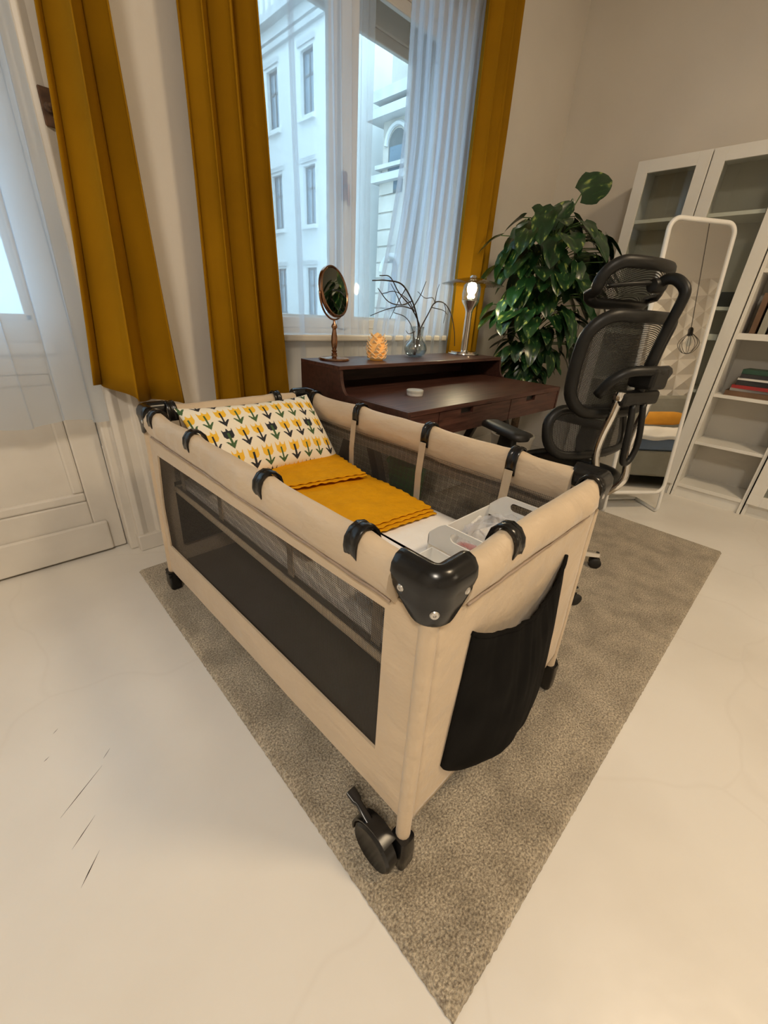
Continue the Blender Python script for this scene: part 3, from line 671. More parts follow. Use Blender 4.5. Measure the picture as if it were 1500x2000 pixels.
# ---- white storage bin with a see-through bag ----------------------------
def bin_():
    x0, x1, y0, y1, z0 = .712, .988, .335, .545, MZ+.012
    b = thing('storage_bin', 'white plastic bin with cut-out handles standing in the cot', 'bin', ((x0+x1)/2, (y0+y1)/2, z0))
    m = MB(); m.box((x0, y0, z0), (x1, y1, z0+.003)); m.box((x0, y0, z0), (x1, y0+.0035, z0+.078)); m.box((x0, y1-.0035, z0), (x1, y1, z0+.078)); m.build('tray', 'white_plastic', b, bevel=.001)
    for xx, sg in ((x0, -1), (x1-.0035, 1)):
        yc = (y0+y1)/2; hw = (y1-y0)/2; H = .122; outl = []
        pr = [(-hw, 0), (hw, 0), (hw, .080), (hw-.012, .092), (hw-.03, H-.012), (hw-.05, H), (-hw+.05, H), (-hw+.03, H-.012), (-hw+.012, .092), (-hw, .080)]
        hole = rrect(.078, .024, .0115, 4); hc = .096
        bm = bmesh.new(); vs = []
        n = len(hole); ov = []
        # ring between outline and hole
        import itertools
        tot = 48
        def outline(t):
            seg = [Vector((a[0], a[1])) for a in pr]; L = [((seg[(i+1) % len(seg)]-seg[i]).length) for i in range(len(seg))]; s = t*sum(L)
            for i, l in enumerate(L):
                if s <= l: return seg[i].lerp(seg[(i+1) % len(seg)], s/l)
                s -= l
            return seg[0]
        hv = [Vector((a, hc+b_)) for a, b_ in hole]
        hv.sort(key=lambda p: math.atan2(p.y-hc, p.x)); ovs = []
        for p in hv:
            an = math.atan2(p.y-hc, p.x); best = min((outline(i/400) for i in range(400)), key=lambda q: abs((math.atan2(q.y-hc, q.x)-an+PI) % (2*PI)-PI)); ovs.append(best)
        rows = []
        for h_, o_ in zip(hv, ovs): rows.append([(xx, yc+h_.x, z0+h_.y), (xx, yc+o_.x, z0+o_.y), (xx+.0035, yc+o_.x, z0+o_.y), (xx+.0035, yc+h_.x, z0+h_.y)])
        MB().loft(rows, False, True).build('handle_end', 'white_plastic', b, smooth=False)
        bm.free()
    g = thing('plastic_bag', 'crumpled clear plastic bag of small packets lying in the white bin', 'bag', (.86, .44, z0+.004))
    def blob(u, v):
        th = 2*PI*u; ph = PI*v; r = 1+.25*N(math.cos(th)*2, math.sin(th)*2, ph*2)+.14*N(math.cos(th)*6, math.sin(th)*6, ph*5)
        return (.865+.118*r*math.sin(ph)*math.cos(th), .440+.085*r*math.sin(ph)*math.sin(th), z0+.052+.046*r*math.cos(ph))
    MB().surf(blob, 40, 24, cu=True).build('bag_film', 'clear_bag', g, smooth=False)
    for i, (x, y, z, rz, mm) in enumerate(((.83, .44, .040, .4, 'paper'), (.88, .46, .052, 1.1, 'paper'), (.90, .42, .045, -.3, 'blue_cover'), (.86, .41, .060, .9, 'paper'), (.80, .47, .038, 1.9, 'tag_red'))):
        R = Matrix.Rotation(rz, 3, 'Z') @ Matrix.Rotation(.35*(i-2)/2, 3, 'X')
        MB().box((-.035, -.022, -.004), (.035, .022, .004), R, (x, y, z0+z)).build('packet', mm, g, bevel=.002)
    c = thing('paper_packet', 'small paper packet standing at the far side of the white bin', 'packet', (.86, .522, z0+.004))
    MB().box((-.03, -.004, 0), (.03, .004, .075), Matrix.Rotation(.2, 3, 'Z') @ Matrix.Rotation(.12, 3, 'X'), (.87, .520, z0+.005)).build('packet', 'paper', c, bevel=.002)
    tr = thing('tray', 'low white tray of small green and red bits beside the bin', 'tray', (.59, .40, z0))
    m = MB(); a0, a1, b0, b1 = .485, .700, .345, .520
    m.box((a0, b0, z0), (a1, b1, z0+.003)); m.box((a0, b0, z0), (a1, b0+.003, z0+.055)); m.box((a0, b1-.003, z0), (a1, b1, z0+.055)); m.box((a0, b0, z0), (a0+.003, b1, z0+.055)); m.box((a1-.003, b0, z0), (a1, b1, z0+.055)); m.build('tray_body', 'white_plastic', tr, bevel=.001)
    for i, (x, y, zz, r, mm, lb) in enumerate(((.545, .44, .018, .016, 'tag_green', 'green round clip lying in the low white tray'), (.60, .47, .016, .014, 'paper', 'small white round clip lying in the low tray'), (.625, .415, .016, .013, 'tag_red', 'red round clip lying in the low white tray'), (.575, .39, .016, .013, 'twig', 'dark brown round clip lying in the low tray'), (.655, .455, .020, .019, 'pot_ceramic', 'large grey round clip lying in the low tray'))):
        e = MB().lathe([(0, -.006), (r*.8, -.005), (r, 0), (r*.8, .005), (r*.35, .006), (r*.3, .012), (0, .013)], (x, y, z0+zz-.006), 16); o = e.build('pacifier_clip', mm, smooth='auto')
        tag(o, lb, 'clip')
bin_()

# ================================================================ DESK
def desk():
    x0, x1, yf, yh, yb, zs, zt = 1.125, 2.35, 1.005, 1.41, 1.70, .755, .868
    d = thing('desk', 'dark walnut writing desk with a raised back shelf by the window', 'desk', ((x0+x1)/2, (yf+yb)/2, 0))
    MB().box((x0, yf, zs-.02), (x1, yb, zs)).build('desk_top', 'desk_wood', d, bevel=.002)
    prof = [(yb, zs-.125), (yb, zt-.016), (yh+.004, zt-.016)]+[(yh-.004-.046*(1-math.cos(PI/2*i/8)), zt-.022-.091*math.sin(PI/2*i/8)) for i in range(9)]+[(yh-.06, zs), (yf, zs), (yf, zs-.125)]
    for a, b in ((x0-.016, x0), (x1, x1+.016)):
        MB().prism(prof, 'x', a, b).build('side_panel', 'desk_edge', d, bevel=.0015)
    MB().box((x0-.016, yh, zt-.016), (x1+.016, yb, zt)).build('upper_shelf', 'desk_wood', d, bevel=.002)
    MB().box((x0, yb-.012, zs), (x1, yb, zt-.016)).build('back_panel', 'desk_edge', d)
    m = MB(); m.box((x0, yf+.02, zs-.125), (x1, yb, zs-.115)); m.box((x0, yb-.015, zs-.115), (x1, yb, zs-.02)); m.build('drawer_case', 'desk_edge', d)
    for a, b in ((x0, 1.296), (1.676, 1.846), (2.240, x1)): MB().box((a, yf+.004, zs-.122), (b, yf+.02, zs-.02)).build('front_rail', 'desk_wood', d, bevel=.001)
    for a, b in ((1.299, 1.673), (1.849, 2.237)):
        c = (a+b)/2; hw = .045; zz0, zz1, hh = zs-.120, zs-.022, .024
        k = MB(); k.box((a, yf+.002, zz0), (c-hw, yf+.018, zz1)); k.box((c+hw, yf+.002, zz0), (b, yf+.018, zz1)); k.box((c-hw, yf+.002, zz0), (c+hw, yf+.018, zz1-hh))
        dr = k.build('drawer_front', 'desk_wood', d)
        MB().box((a+.01, yf+.03, zz0+.01), (b-.01, yf+.036, zz1)).build('drawer_back_board', 'dark_leg', dr)
        MB().box((c-hw, yf+.0175, zz1-hh-.001), (c+hw, yf+.0178, zz1)).build('finger_hole_shade', 'black_rubber', dr)  # black sheet closing the cut-out, stands in for the shade inside
    for x in (x0+.07, x1-.07):
        for yt, ybm in ((1.31, 1.08), (1.40, 1.66)):
            q = MB(); q.loft([[(x+a, yy+b, z) for a, b in rrect(.045*s, .055*s, .006, 2)] for yy, z, s in ((yt, zs-.125, 1.), (ybm, .0165 if ybm < 1.5 else .0165, .72))]); q.build('leg', 'dark_leg', d, smooth='auto')
desk()
HZ = .868
# ---- vanity mirror
def vanity():
    c = Vector((1.228, 1.602, HZ)); v = thing('vanity_mirror', 'round tilting vanity mirror on a turned bronze stand on the desk shelf', 'mirror', tuple(c))
    MB().lathe([(0, 0), (.070, 0), (.072, .004), (.068, .010), (.030, .013), (.016, .016), (.012, .022), (0, .022)], c, 32).build('base', 'bronze', v, smooth='auto')
    MB().lathe([(.011, .014), (.013, .03), (.009, .034), (.014, .040), (.009, .046), (.012, .056), (.0145, .075), (.0135, .10), (.009, .125), (.0085, .132), (.014, .140), (.012, .148), (.006, .156), (.005, .172), (0, .172)], c, 20).build('stem', 'bronze', v, smooth='auto', angle=50)
    mc = c+Vector((0, 0, .279)); an = math.radians(289); n = Vector((math.cos(an), math.sin(an), .20)).normalized(); q = n.to_track_quat('Z', 'Y').to_matrix()
    MB().lathe([(.094, -.012), (.101, -.009), (.103, 0), (.101, .007), (.096, .009), (.094, .006), (.090, .004), (.09, -.004)], mc, 48, q).build('rim', 'bronze', v, smooth='auto')
    MB().lathe([(0, .0045), (.095, .0045), (.095, -.0045), (0, -.0045)], mc, 48, q).build('mirror_disc', 'mirror_glass', v, smooth='auto')
    side = Vector((-n.y, n.x, 0)).normalized(); bk = Vector((-n.x, -n.y, 0)).normalized()
    pts = []
    for i in range(25):
        a = math.radians(180+180*i/24); pts.append(mc+side*math.cos(a)*.109+Vector((0, 0, 1))*math.sin(a)*.109)
    MB().tube(pts, .0042, 10).build('yoke', 'bronze', v, smooth=True)
vanity()
# ---- pine cone light
def cone():
    c = Vector((1.439, 1.542, HZ)); v = thing('pinecone_light', 'glowing cream pine cone light standing on the desk shelf', 'light', tuple(c))
    MB().lathe([(0, 0), (.030, 0), (.040, .02), (.043, .045), (.036, .08), (.018, .112), (0, .124)], c, 24).build('core', 'candle', v, smooth=True)
    me = None
    for k in range(8):
        z = .008+.0140*k; t = z/.124; r = .043*math.sin((.30+t*.70)*PI*.92)**.75+.004; n = max(4, int(round(9*(1-t*.55))))
        for i in range(n):
            a = 2*PI*(i+.5*(k % 2))/n; d_ = Vector((math.cos(a), math.sin(a), 0)); tg = Vector((-d_.y, d_.x, 0)); s = .0165*(1-t*.5)
            p = c+d_*(r-.008)+Vector((0, 0, z)); up_ = Vector((0, 0, 1))
            mm = MB(); mm.loft([[p+tg*s*.8-up_*.003, p-tg*s*.8-up_*.003, p-tg*s*.8+up_*.002, p+tg*s*.8+up_*.002],
                                [p+d_*.009+tg*s*.9+up_*.001, p+d_*.009-tg*s*.9+up_*.001, p+d_*.008-tg*s*.9+up_*.005, p+d_*.008+tg*s*.9+up_*.005],
                                [p+d_*.015+tg*.002+up_*.011, p+d_*.015-tg*.002+up_*.011, p+d_*.013-tg*.002+up_*.0145, p+d_*.013+tg*.002+up_*.0145]])
            mm.build('scale', 'candle_scale', v)
    l = bpy.data.lights.new('pinecone_glow', 'POINT'); l.energy = .06; l.color = (1, .5, .15); l.shadow_soft_size = .05; o = bpy.data.objects.new('pinecone_glow', l); COL.objects.link(o); o.location = c+Vector((0, -.10, .06))
cone()
# ---- vase with twigs
def vase():
    c = Vector((1.772, 1.591, HZ)); v = thing('glass_vase', 'round clear glass vase half full of water on the desk shelf', 'vase', tuple(c))
    pr = [(0, .002), (.034, .002), (.052, .012), (.062, .034), (.062, .052), (.052, .074), (.036, .088), (.033, .098), (.034, .125), (.039, .150)]
    MB().lathe(pr+[(r-.0025, z+.002) for r, z in pr[::-1]], c, 36).build('vase_body', 'vase_glass', v, smooth=True)
    MB().lathe([(0, .005), (.032, .005), (.049, .014), (.058, .034), (.058, .052), (.054, .064), (0, .064)], c, 30).build('water', 'vase_glass', v, smooth='auto')
    b = c+Vector((0, 0, .01)); W = lambda x, z, dy=0.: Vector((x, 1.591+dy, z))
    tw = [([b, W(1.785, 1.0), W(1.74, 1.09, -.01), W(1.68, 1.155, -.02), W(1.60, 1.205, -.03), W(1.50, 1.212, -.03), W(1.403, 1.204, -.04)], .0036),
          ([b+Vector((.01, .01, 0)), W(1.80, 1.0), W(1.745, 1.10, .02), W(1.66, 1.17, .04), W(1.60, 1.235, .05), W(1.53, 1.235, .05)], .0030),
          ([W(1.735, 1.10), W(1.66, 1.11, .02), W(1.56, 1.09, .03), W(1.47, 1.06, .04)], .0022),
          ([W(1.70, 1.135, -.01), W(1.60, 1.115, -.04), W(1.50, 1.125, -.05), W(1.42, 1.175, -.06)], .0024),
          ([W(1.64, 1.185, -.02), W(1.58, 1.12, -.03), W(1.545, 1.05, -.02)], .0018),
          ([W(1.60, 1.115, -.04), W(1.56, 1.16, -.04), W(1.52, 1.20, -.04)], .0018),
          ([W(1.74, 1.09), W(1.71, 1.14, .02), W(1.64, 1.175, .05), W(1.56, 1.16, .06)], .0020),
          ([W(1.73, 1.11, 0), W(1.79, 1.17, .01), W(1.835, 1.235, .02)], .0022),
          ([b+Vector((-.01, 0, 0)), W(1.79, .99), W(1.85, 1.08), W(1.90, 1.14), W(1.98, 1.14), W(2.05, 1.09), W(2.10, 1.0), W(2.12, .92)], .0030),
          ([W(1.90, 1.14), W(1.84, 1.16, -.03), W(1.77, 1.155, -.04), W(1.71, 1.18, -.04)], .0018),
          ([W(1.90, 1.135), W(1.93, 1.19, .02), W(1.945, 1.23, .02)], .0018), ([W(1.98, 1.14), W(2.0, 1.10), W(1.99, 1.04)], .0016), ([W(1.88, 1.115), W(1.95, 1.105, -.02), W(1.98, 1.085, -.03)], .0016),
          ([b, W(1.75, 1.0, .01), W(1.70, 1.06, .02), W(1.62, 1.08, .03)], .0022), ([W(1.755, .995), W(1.69, .985, -.02), W(1.655, 1.0, -.03)], .0016)]
    t = thing('twig_bunch', 'bunch of bare dark twigs standing in the glass vase', 'twigs', (c.x, c.y, HZ+.01))
    for p, r in tw:
        n = max(8, len(p)*4); MB().tube(spline(p, n), [1.45*r*(1-.5*i/(n-1)) for i in range(n)], 6).build('twig', 'twig', t, smooth=True)
vase()
# ---- table lamp
def lamp():
    c = Vector((2.25, 1.613, HZ)); v = thing('table_lamp', 'lit chrome table lamp with a wide smoked glass disc shade', 'lamp', tuple(c))
    MB().lathe([(0, 0), (.094, 0), (.096, .004), (.094, .010), (.080, .012), (.080, .018), (.030, .020), (.024, .024), (0, .024)], c, 40).build('base', 'chrome', v, smooth='auto')
    MB().lathe([(.020, .02), (.020, .235), (.024, .25), (.030, .262), (.045, .285), (.052, .298), (.050, .300), (.040, .292), (0, .285)], c, 28).build('stem', 'chrome', v, smooth='auto')
    MB().lathe([(.012, .286), (.014, .31), (.012, .318), (0, .318)], c, 14).build('socket', 'chrome', v, smooth='auto')
    b = MB().lathe([(.008, .315), (.016, .330), (.026, .350), (.028, .366), (.022, .384), (.010, .393), (0, .395)], c, 20).build('bulb', 'bulb', v, smooth=True)
    MB().lathe([(.050, .300), (.054, .33), (.050, .375), (.030, .405), (.029, .403), (.048, .374), (.052, .33), (.048, .300)], c, 32).build('bulb_globe', 'vase_glass', v, smooth=True)
    MB().lathe([(.014, .420), (.060, .414), (.120, .400), (.178, .382), (.180, .380), (.178, .379), (.12, .396), (.06, .410), (.014, .416)], c, 56).build('shade', 'shade_glass', v, smooth=True)
    MB().lathe([(.0, .405), (.018, .405), (.020, .422), (.012, .430), (0, .432)], c, 20).build('finial', 'chrome', v, smooth='auto')
lamp()
k = thing('round_tin', 'small round pale tin lying on the desk top', 'tin', (1.393, 1.232, .755))
MB().lathe([(0, 0), (.034, 0), (.036, .003), (.036, .013), (0, .013)], (1.393, 1.232, .755), 30).build('tin_body', 'white_plastic', k, smooth='auto'); MB().lathe([(.037, .011), (.0375, .013), (.0375, .022), (.035, .0245), (0, .0245), (0, .013), (.036, .0125)], (1.393, 1.232, .755), 30).build('tin_lid', 'tin', k, smooth='auto')
# ---- under the desk
k = thing('waste_basket', 'green plastic waste basket under the desk', 'basket', (1.80, 1.60, 0))
MB().lathe([(0, .001), (.095, .001), (.098, .006), (.125, .235), (.132, .236), (.132, .246), (.122, .246), (.094, .012), (0, .010)], (1.80, 1.60, .016), 32).build('basket_body', 'green_plastic', k, smooth='auto')
MB().tube([(1.80+.129*math.cos(2*PI*i/40), 1.60+.129*math.sin(2*PI*i/40), .016+.243) for i in range(40)], .005, 8, closed=True).build('rim', 'green_plastic', k, smooth=True)
k = thing('paper_bag', 'crumpled pale paper bag under the desk beside the basket', 'bag', (2.16, 1.60, 0))
MB().surf(lambda u, v: (2.16+(.15+.02*N(u*9, v*5))*math.copysign(abs(math.cos(2*PI*u))**.4, math.cos(2*PI*u)), 1.60+(.09+.02*N(u*9+4, v*5))*math.copysign(abs(math.sin(2*PI*u))**.4, math.sin(2*PI*u)), .0165+.26*v+.015*N(u*8, 3)*v), 48, 12, cu=True).build('bag_wall', 'paper', k, solid=.002)
MB().box((2.04, 1.53, .0165), (2.28, 1.67, .02)).build('bag_bottom', 'paper', k)

# ================================================================ OFFICE CHAIR
CR = math.radians(-15); ch = thing('office_chair', 'black mesh ergonomic office chair with headrest at the desk', 'chair', (1.72, .68, 0), CR)
CM = ch.matrix_basis.copy()
class LMB(MB):
    def build(s, *a, **k): s.v = [tuple(CM @ Vector(p)) for p in s.v]; return super().build(*a, **k)
def c_uv(p): q = CM.inverted() @ p; return (q.x, q.z+q.y)
# star base, castors, column
for i in range(5):
    a = math.radians(-103+72*i); d_ = Vector((math.cos(a), math.sin(a), 0)); s_ = Vector((-d_.y, d_.x, 0))
    LMB().loft([[d_*r+s_*w_+Vector((0, 0, z)), d_*r-s_*w_+Vector((0, 0, z)), d_*r-s_*w_*.7+Vector((0, 0, z+h)), d_*r+s_*w_*.7+Vector((0, 0, z+h))] for r, w_, z, h in ((.02, .030, .095, .045), (.12, .024, .090, .036), (.24, .019, .080, .026), (.325, .016, .074, .02))]).build('base_leg', 'chrome', ch, bevel=.003)
    p = d_*.315; yaw = a+1.3*i; ax = Vector((math.cos(yaw), math.sin(yaw), 0))
    o = LMB().tube([p+Vector((0, 0, .098)), p+Vector((0, 0, .05))], .008, 8).build('castor', 'black_rubber', ch, smooth='auto')
    for sg in (-1, 1):
        q = ax.to_track_quat('Z', 'Y').to_matrix(); LMB().lathe([(0, -.009), (.020, -.009), (.026, -.005), (.026, .005), (.020, .009), (0, .009)], p+ax*.015*sg+Vector((0, 0, .0425)), 20, q).build('castor_wheel', 'black_rubber', o, smooth='auto')
LMB().lathe([(0, .07), (.034, .07), (.034, .14), (.026, .15), (.026, .27), (.016, .27), (.016, .40), (0, .40)], n=20).build('gas_column', 'chair_frame', ch, smooth='auto')
LMB().box((-.09, -.17, .40), (.09, .13, .455)).build('tilt_mechanism', 'chair_frame', ch, bevel=.012)
LMB().tube([(.08, .05, .43), (.20, .06, .43), (.26, .06, .425)], .006, 8).build('tilt_lever', 'chair_frame', ch, smooth=True)
# seat
def seat_y(u): return -.20+.46*u
outl = rrect(.50, .47, .10, 8)
LMB().tube([(x, y+.05, .478+.010*math.cos(x*5)-.03*max(0, y/.235)**3+.018*(abs(x)/.25)**2) for x, y in outl], .020, 10, closed=True, flat=1.0).build('seat_frame', 'chair_frame', ch, smooth=True)
LMB().surf(lambda u, v: ((u-.5)*.48, .05+(v-.5)*.45, .474-.012*math.sin(PI*u)*math.sin(PI*v)+.018*(abs(u-.5)*2)**2-.03*max(0, (v-.5)*2)**3), 16, 16).build('seat', 'chair_frame', ch, smooth=True, solid=.012)
# backrest, lumbar pad, headrest: frame tube + net
def netpanel(nm, w, h, r, zc, fy, tr, wf=lambda t: 1, flat=.7):
    ol = rrect(w, h, r, 8)
    P = lambda x, z: Vector((x*wf(z/h+.5), fy(x, z), zc+z))
    pts = []
    for i in range(len(ol)):
        a = Vector(ol[i]); b = Vector(ol[(i+1) % len(ol)]); k = max(1, int((b-a).length/.03))
        for j in range(k): pts.append(P(*(a.lerp(b, j/k))))
    f = LMB().tube(pts, tr, 10, closed=True, flat=flat).build(nm+'_frame', 'chair_frame', ch, smooth=True)
    LMB().surf(lambda u, v: P((u-.5)*(w-tr*.6)*(1 if .12 < v < .88 else .90), (v-.5)*(h-tr*.6)), 20, 16).build(nm+'_net', 'chair_net', ch, smooth=True, uvf=c_uv)
    return f
netpanel('backrest', .455, .315, .085, .955, lambda x, z: -.205-.10*(z+.0)*.6+.055*(x/.24)**2-.02*(z/.16)**2, .021, lambda t: .96+.06*t)
netpanel('lumbar', .46, .165, .07, .715, lambda x, z: -.165+.06*(x/.24)**2+.02*(z/.08), .019)
netpanel('headrest', .345, .118, .055, 1.205, lambda x, z: -.178-.02*(z/.06)+.050*(x/.17)**2+(.03 if z < -.03 else 0), .019)
LMB().tube(spline([(-.150, -.145, 1.195), (-.08, -.188, 1.205), (0, -.208, 1.21), (.08, -.188, 1.205), (.150, -.145, 1.195)], 20), .007, 8).build('headrest_bar', 'chair_frame', ch, smooth=True)
LMB().lathe([(0, -.03), (.018, -.028), (.022, -.02), (.022, .02), (.018, .028), (0, .03)], (0, -.212, 1.203), 16, Matrix.Rotation(PI/2, 3, 'Y')).build('headrest_joint', 'chair_frame', ch, smooth='auto')
LMB().tube(spline([(0, -.212, 1.206), (0, -.240, 1.222), (0, -.272, 1.218), (0, -.303, 1.19), (0, -.302, 1.15), (0, -.285, 1.07), (0, -.268, .96), (0, -.262, .86)], 40), .0135, 10, flat=1.25).build('headrest_stem', 'chair_frame', ch, smooth=True)
# bracket band behind the back and its hub
LMB().tube(spline([(-.155, -.215, .865), (-.150, -.245, .915), (-.115, -.275, .948), (-.05, -.302, .955), (0, -.312, .955), (.05, -.302, .955), (.115, -.275, .948), (.150, -.245, .915), (.155, -.215, .865)], 36), .013, 8, flat=1.4).build('back_bracket', 'chair_frame', ch, smooth=True)
LMB().box((-.045, -.325, .895), (.045, -.235, .965)).build('bracket_hub', 'chair_frame', ch, bevel=.012)
LMB().box((-.105, -.285, .835), (.105, -.235, .885)).build('back_yoke', 'chair_frame', ch, bevel=.014)
for sx in (-1, 1):
    LMB().tube(spline([(sx*.092, -.258, .862), (sx*.095, -.252, .80), (sx*.098, -.240, .73), (sx*.100, -.238, .66), (sx*.096, -.255, .59), (sx*.085, -.262, .53), (sx*.068, -.22, .468), (sx*.06, -.15, .432)], 32), .014, 10).build('back_support', 'chrome', ch, smooth=True)
    LMB().lathe([(0, -.016), (.019, -.014), (.021, 0), (.019, .014), (0, .016)], (sx*.092, -.258, .868), 14).build('support_cap', 'chrome', ch, smooth='auto')
LMB().tube(spline([(.030, -.275, .84), (.034, -.290, .76), (.035, -.298, .69), (.018, -.296, .635), (-.018, -.296, .635), (-.035, -.298, .69), (-.034, -.29, .76), (-.030, -.275, .84)], 36), .011, 8).build('lumbar_loop', 'chair_frame', ch, smooth=True)
for sx in (-1, 1):
    a = LMB(); a.loft([[(sx*.255+x, .05+y, z) for x, y in rrect(w_, h_, .008, 3)] for w_, h_, z in ((.030, .07, .46), (.036, .075, .56), (.040, .085, .60), (.030, .07, .665))]); a.build('arm_post', 'chair_frame', ch, smooth='auto')
    LMB().tube([(sx*.10, .05, .445), (sx*.22, .05, .445), (sx*.255, .05, .475)], .018, 8, flat=1.5).build('arm_bracket', 'chair_frame', ch, smooth=True)
    R = Matrix.Rotation(-sx*math.radians(-10), 3, 'Z'); rings = []
    for ins, z in ((.014, .668), (.003, .672), (0, .682), (.003, .693), (.012, .699), (.03, .700)):
        rings.append([R @ Vector((x, y, 0))+Vector((sx*.245, .085, z-.010*sm(.05, .13, abs(y)))) for x, y in rrect(.085-2*ins, .27-2*ins, max(.006, .036-ins), 6)])
    LMB().loft(rings).build('arm_pad', 'black_rubber', ch, smooth='auto', angle=60)

# ================================================================ PLANT
def plant():
    c = Vector((2.87, 1.50, 0)); p = thing('pothos_plant', 'tall variegated pothos climbing a moss pole behind the desk', 'plant', tuple(c))
    MB().lathe([(0, 0), (.12, 0), (.125, .01), (.16, .27), (.165, .28), (.165, .295), (.15, .295), (.145, .26), (0, .25)], c, 32).build('pot', 'pot_ceramic', p, smooth='auto')
    MB().lathe([(0, .262), (.146, .262), (.146, .255), (0, .25)], c, 24).build('soil', 'soil', p)
    MB().tube([c+Vector((0, 0, .25)), c+Vector((.005, 0, .9)), c+Vector((.0, .005, 1.5))], .028, 10).build('moss_pole', 'moss_pole', p, smooth='auto')
    # leaf mesh : heart shaped, folded along the midrib, drooping tip
    def leafmesh(wd, droop):
        vs, fs = [], []; nv, nu = 11, 7
        for j in range(nv):
            t = j/(nv-1); wv = wd*(math.sin(PI*min(1, t*.93+.07))**.62)*(1-.36*t)*(1.16 if t < .35 else 1)
            if j == nv-1: wv = .0008
            for i in range(nu):
                s = (i/(nu-1)-.5)*2
                y = t-(.10*abs(s)**1.5*(1-t)**2.2)*1.3
                vs.append((s*wv*.5, y, .10*abs(s)*wv-droop*t*t+.02*math.sin(s*5+t*6)*wv))
        for j in range(nv-1):
            for i in range(nu-1): a = j*nu+i; fs.append((a, a+1, a+nu+1, a+nu))
        me = bpy.data.meshes.new('leaf'); me.from_pydata(vs, [], fs); me.materials.append(MATS['pothos_leaf'])
        for q in me.polygons: q.use_smooth = True
        return me
    ms = [leafmesh(.78, .28), leafmesh(.70, .40), leafmesh(.86, .18)]
    rnd = random.Random(11); stems = MB()
    def leaf(base, dirv, nrm, L, k=None):
        o = bpy.data.objects.new('leaf', ms[rnd.randrange(3) if k is None else k]); COL.objects.link(o); o.parent = p
        y = dirv.normalized(); z = (nrm-y*nrm.dot(y)).normalized(); x = y.cross(z)
        M = Matrix((x, y, z)).transposed().to_4x4(); M = Matrix.Translation(base-c) @ M @ Matrix.Scale(L, 4); o.matrix_basis = M
    rad = lambda z: (.13+.23*sm(.60, 1.15, z))*(1-.45*sm(1.45, 1.68, z))
    for i in range(290):
        z = .58+1.05*(i/289)**.9+rnd.uniform(-.03, .03); a = i*2.399+rnd.uniform(-.5, .5)
        # more leaves face the room
        d_ = Vector((math.cos(a), math.sin(a), 0))
        if d_.dot(Vector((.8, .6, 0))) > .45 and rnd.random() < .65: continue
        R = rad(z)*rnd.uniform(.45, 1.0); b = c+d_*R+Vector((0, 0, z+.03))
        L = rnd.uniform(.11, .17)*(.75+.45*sm(.6, 1.4, z)); dn = rnd.uniform(-1.4, -.25)
        if b.y > 1.72 or (b.x < 2.50 and b.y < 1.74): continue
        leaf(b, d_*1.0+Vector((rnd.uniform(-.5, .5), rnd.uniform(-.5, .5), dn)), d_*rnd.uniform(.3, 1.0)+Vector((0, 0, 1)), L)
        s0 = c+Vector((0, 0, z-.10)); stems.tube(spline([s0, s0.lerp(b, .5)+Vector((0, 0, .05)), b], 6), .0028, 5)
    top = c+Vector((0, 0, 1.48))
    for b, d_, n, L, k in ((Vector((3.02, 1.44, 1.80)), Vector((.62, -.42, .38)), Vector((-.6, -.7, .3)), .235, 2), (Vector((2.82, 1.50, 1.62)), Vector((.35, -.4, .62)), Vector((-.7, -.6, .4)), .17, 2), (Vector((2.70, 1.55, 1.66)), Vector((.5, -.3, .0)), Vector((-.5, -.6, .6)), .17, 0),
                           (Vector((2.60, 1.60, 1.52)), Vector((.2, -.4, .5)), Vector((-.6, -.6, .4)), .12, 2), (Vector((2.98, 1.47, 1.70)), Vector((-.2, -.2, .6)), Vector((-.6, -.7, 0)), .07, 1), (Vector((3.03, 1.36, 1.42)), Vector((.5, -.4, .1)), Vector((-.6, -.7, .5)), .2, 2), (Vector((3.02, 1.34, 1.30)), Vector((.45, -.35, -.3)), Vector((-.6, -.7, .4)), .22, 0)):
        leaf(b, d_, n, L, k); stems.tube(spline([top+Vector((rnd.uniform(-.03, .03), 0, -.1)), top.lerp(b, .5)+Vector((-.02, 0, -.02)), b], 8), .0036, 6)
    stems.build('stems', 'plant_stem', p, smooth=True)
plant()

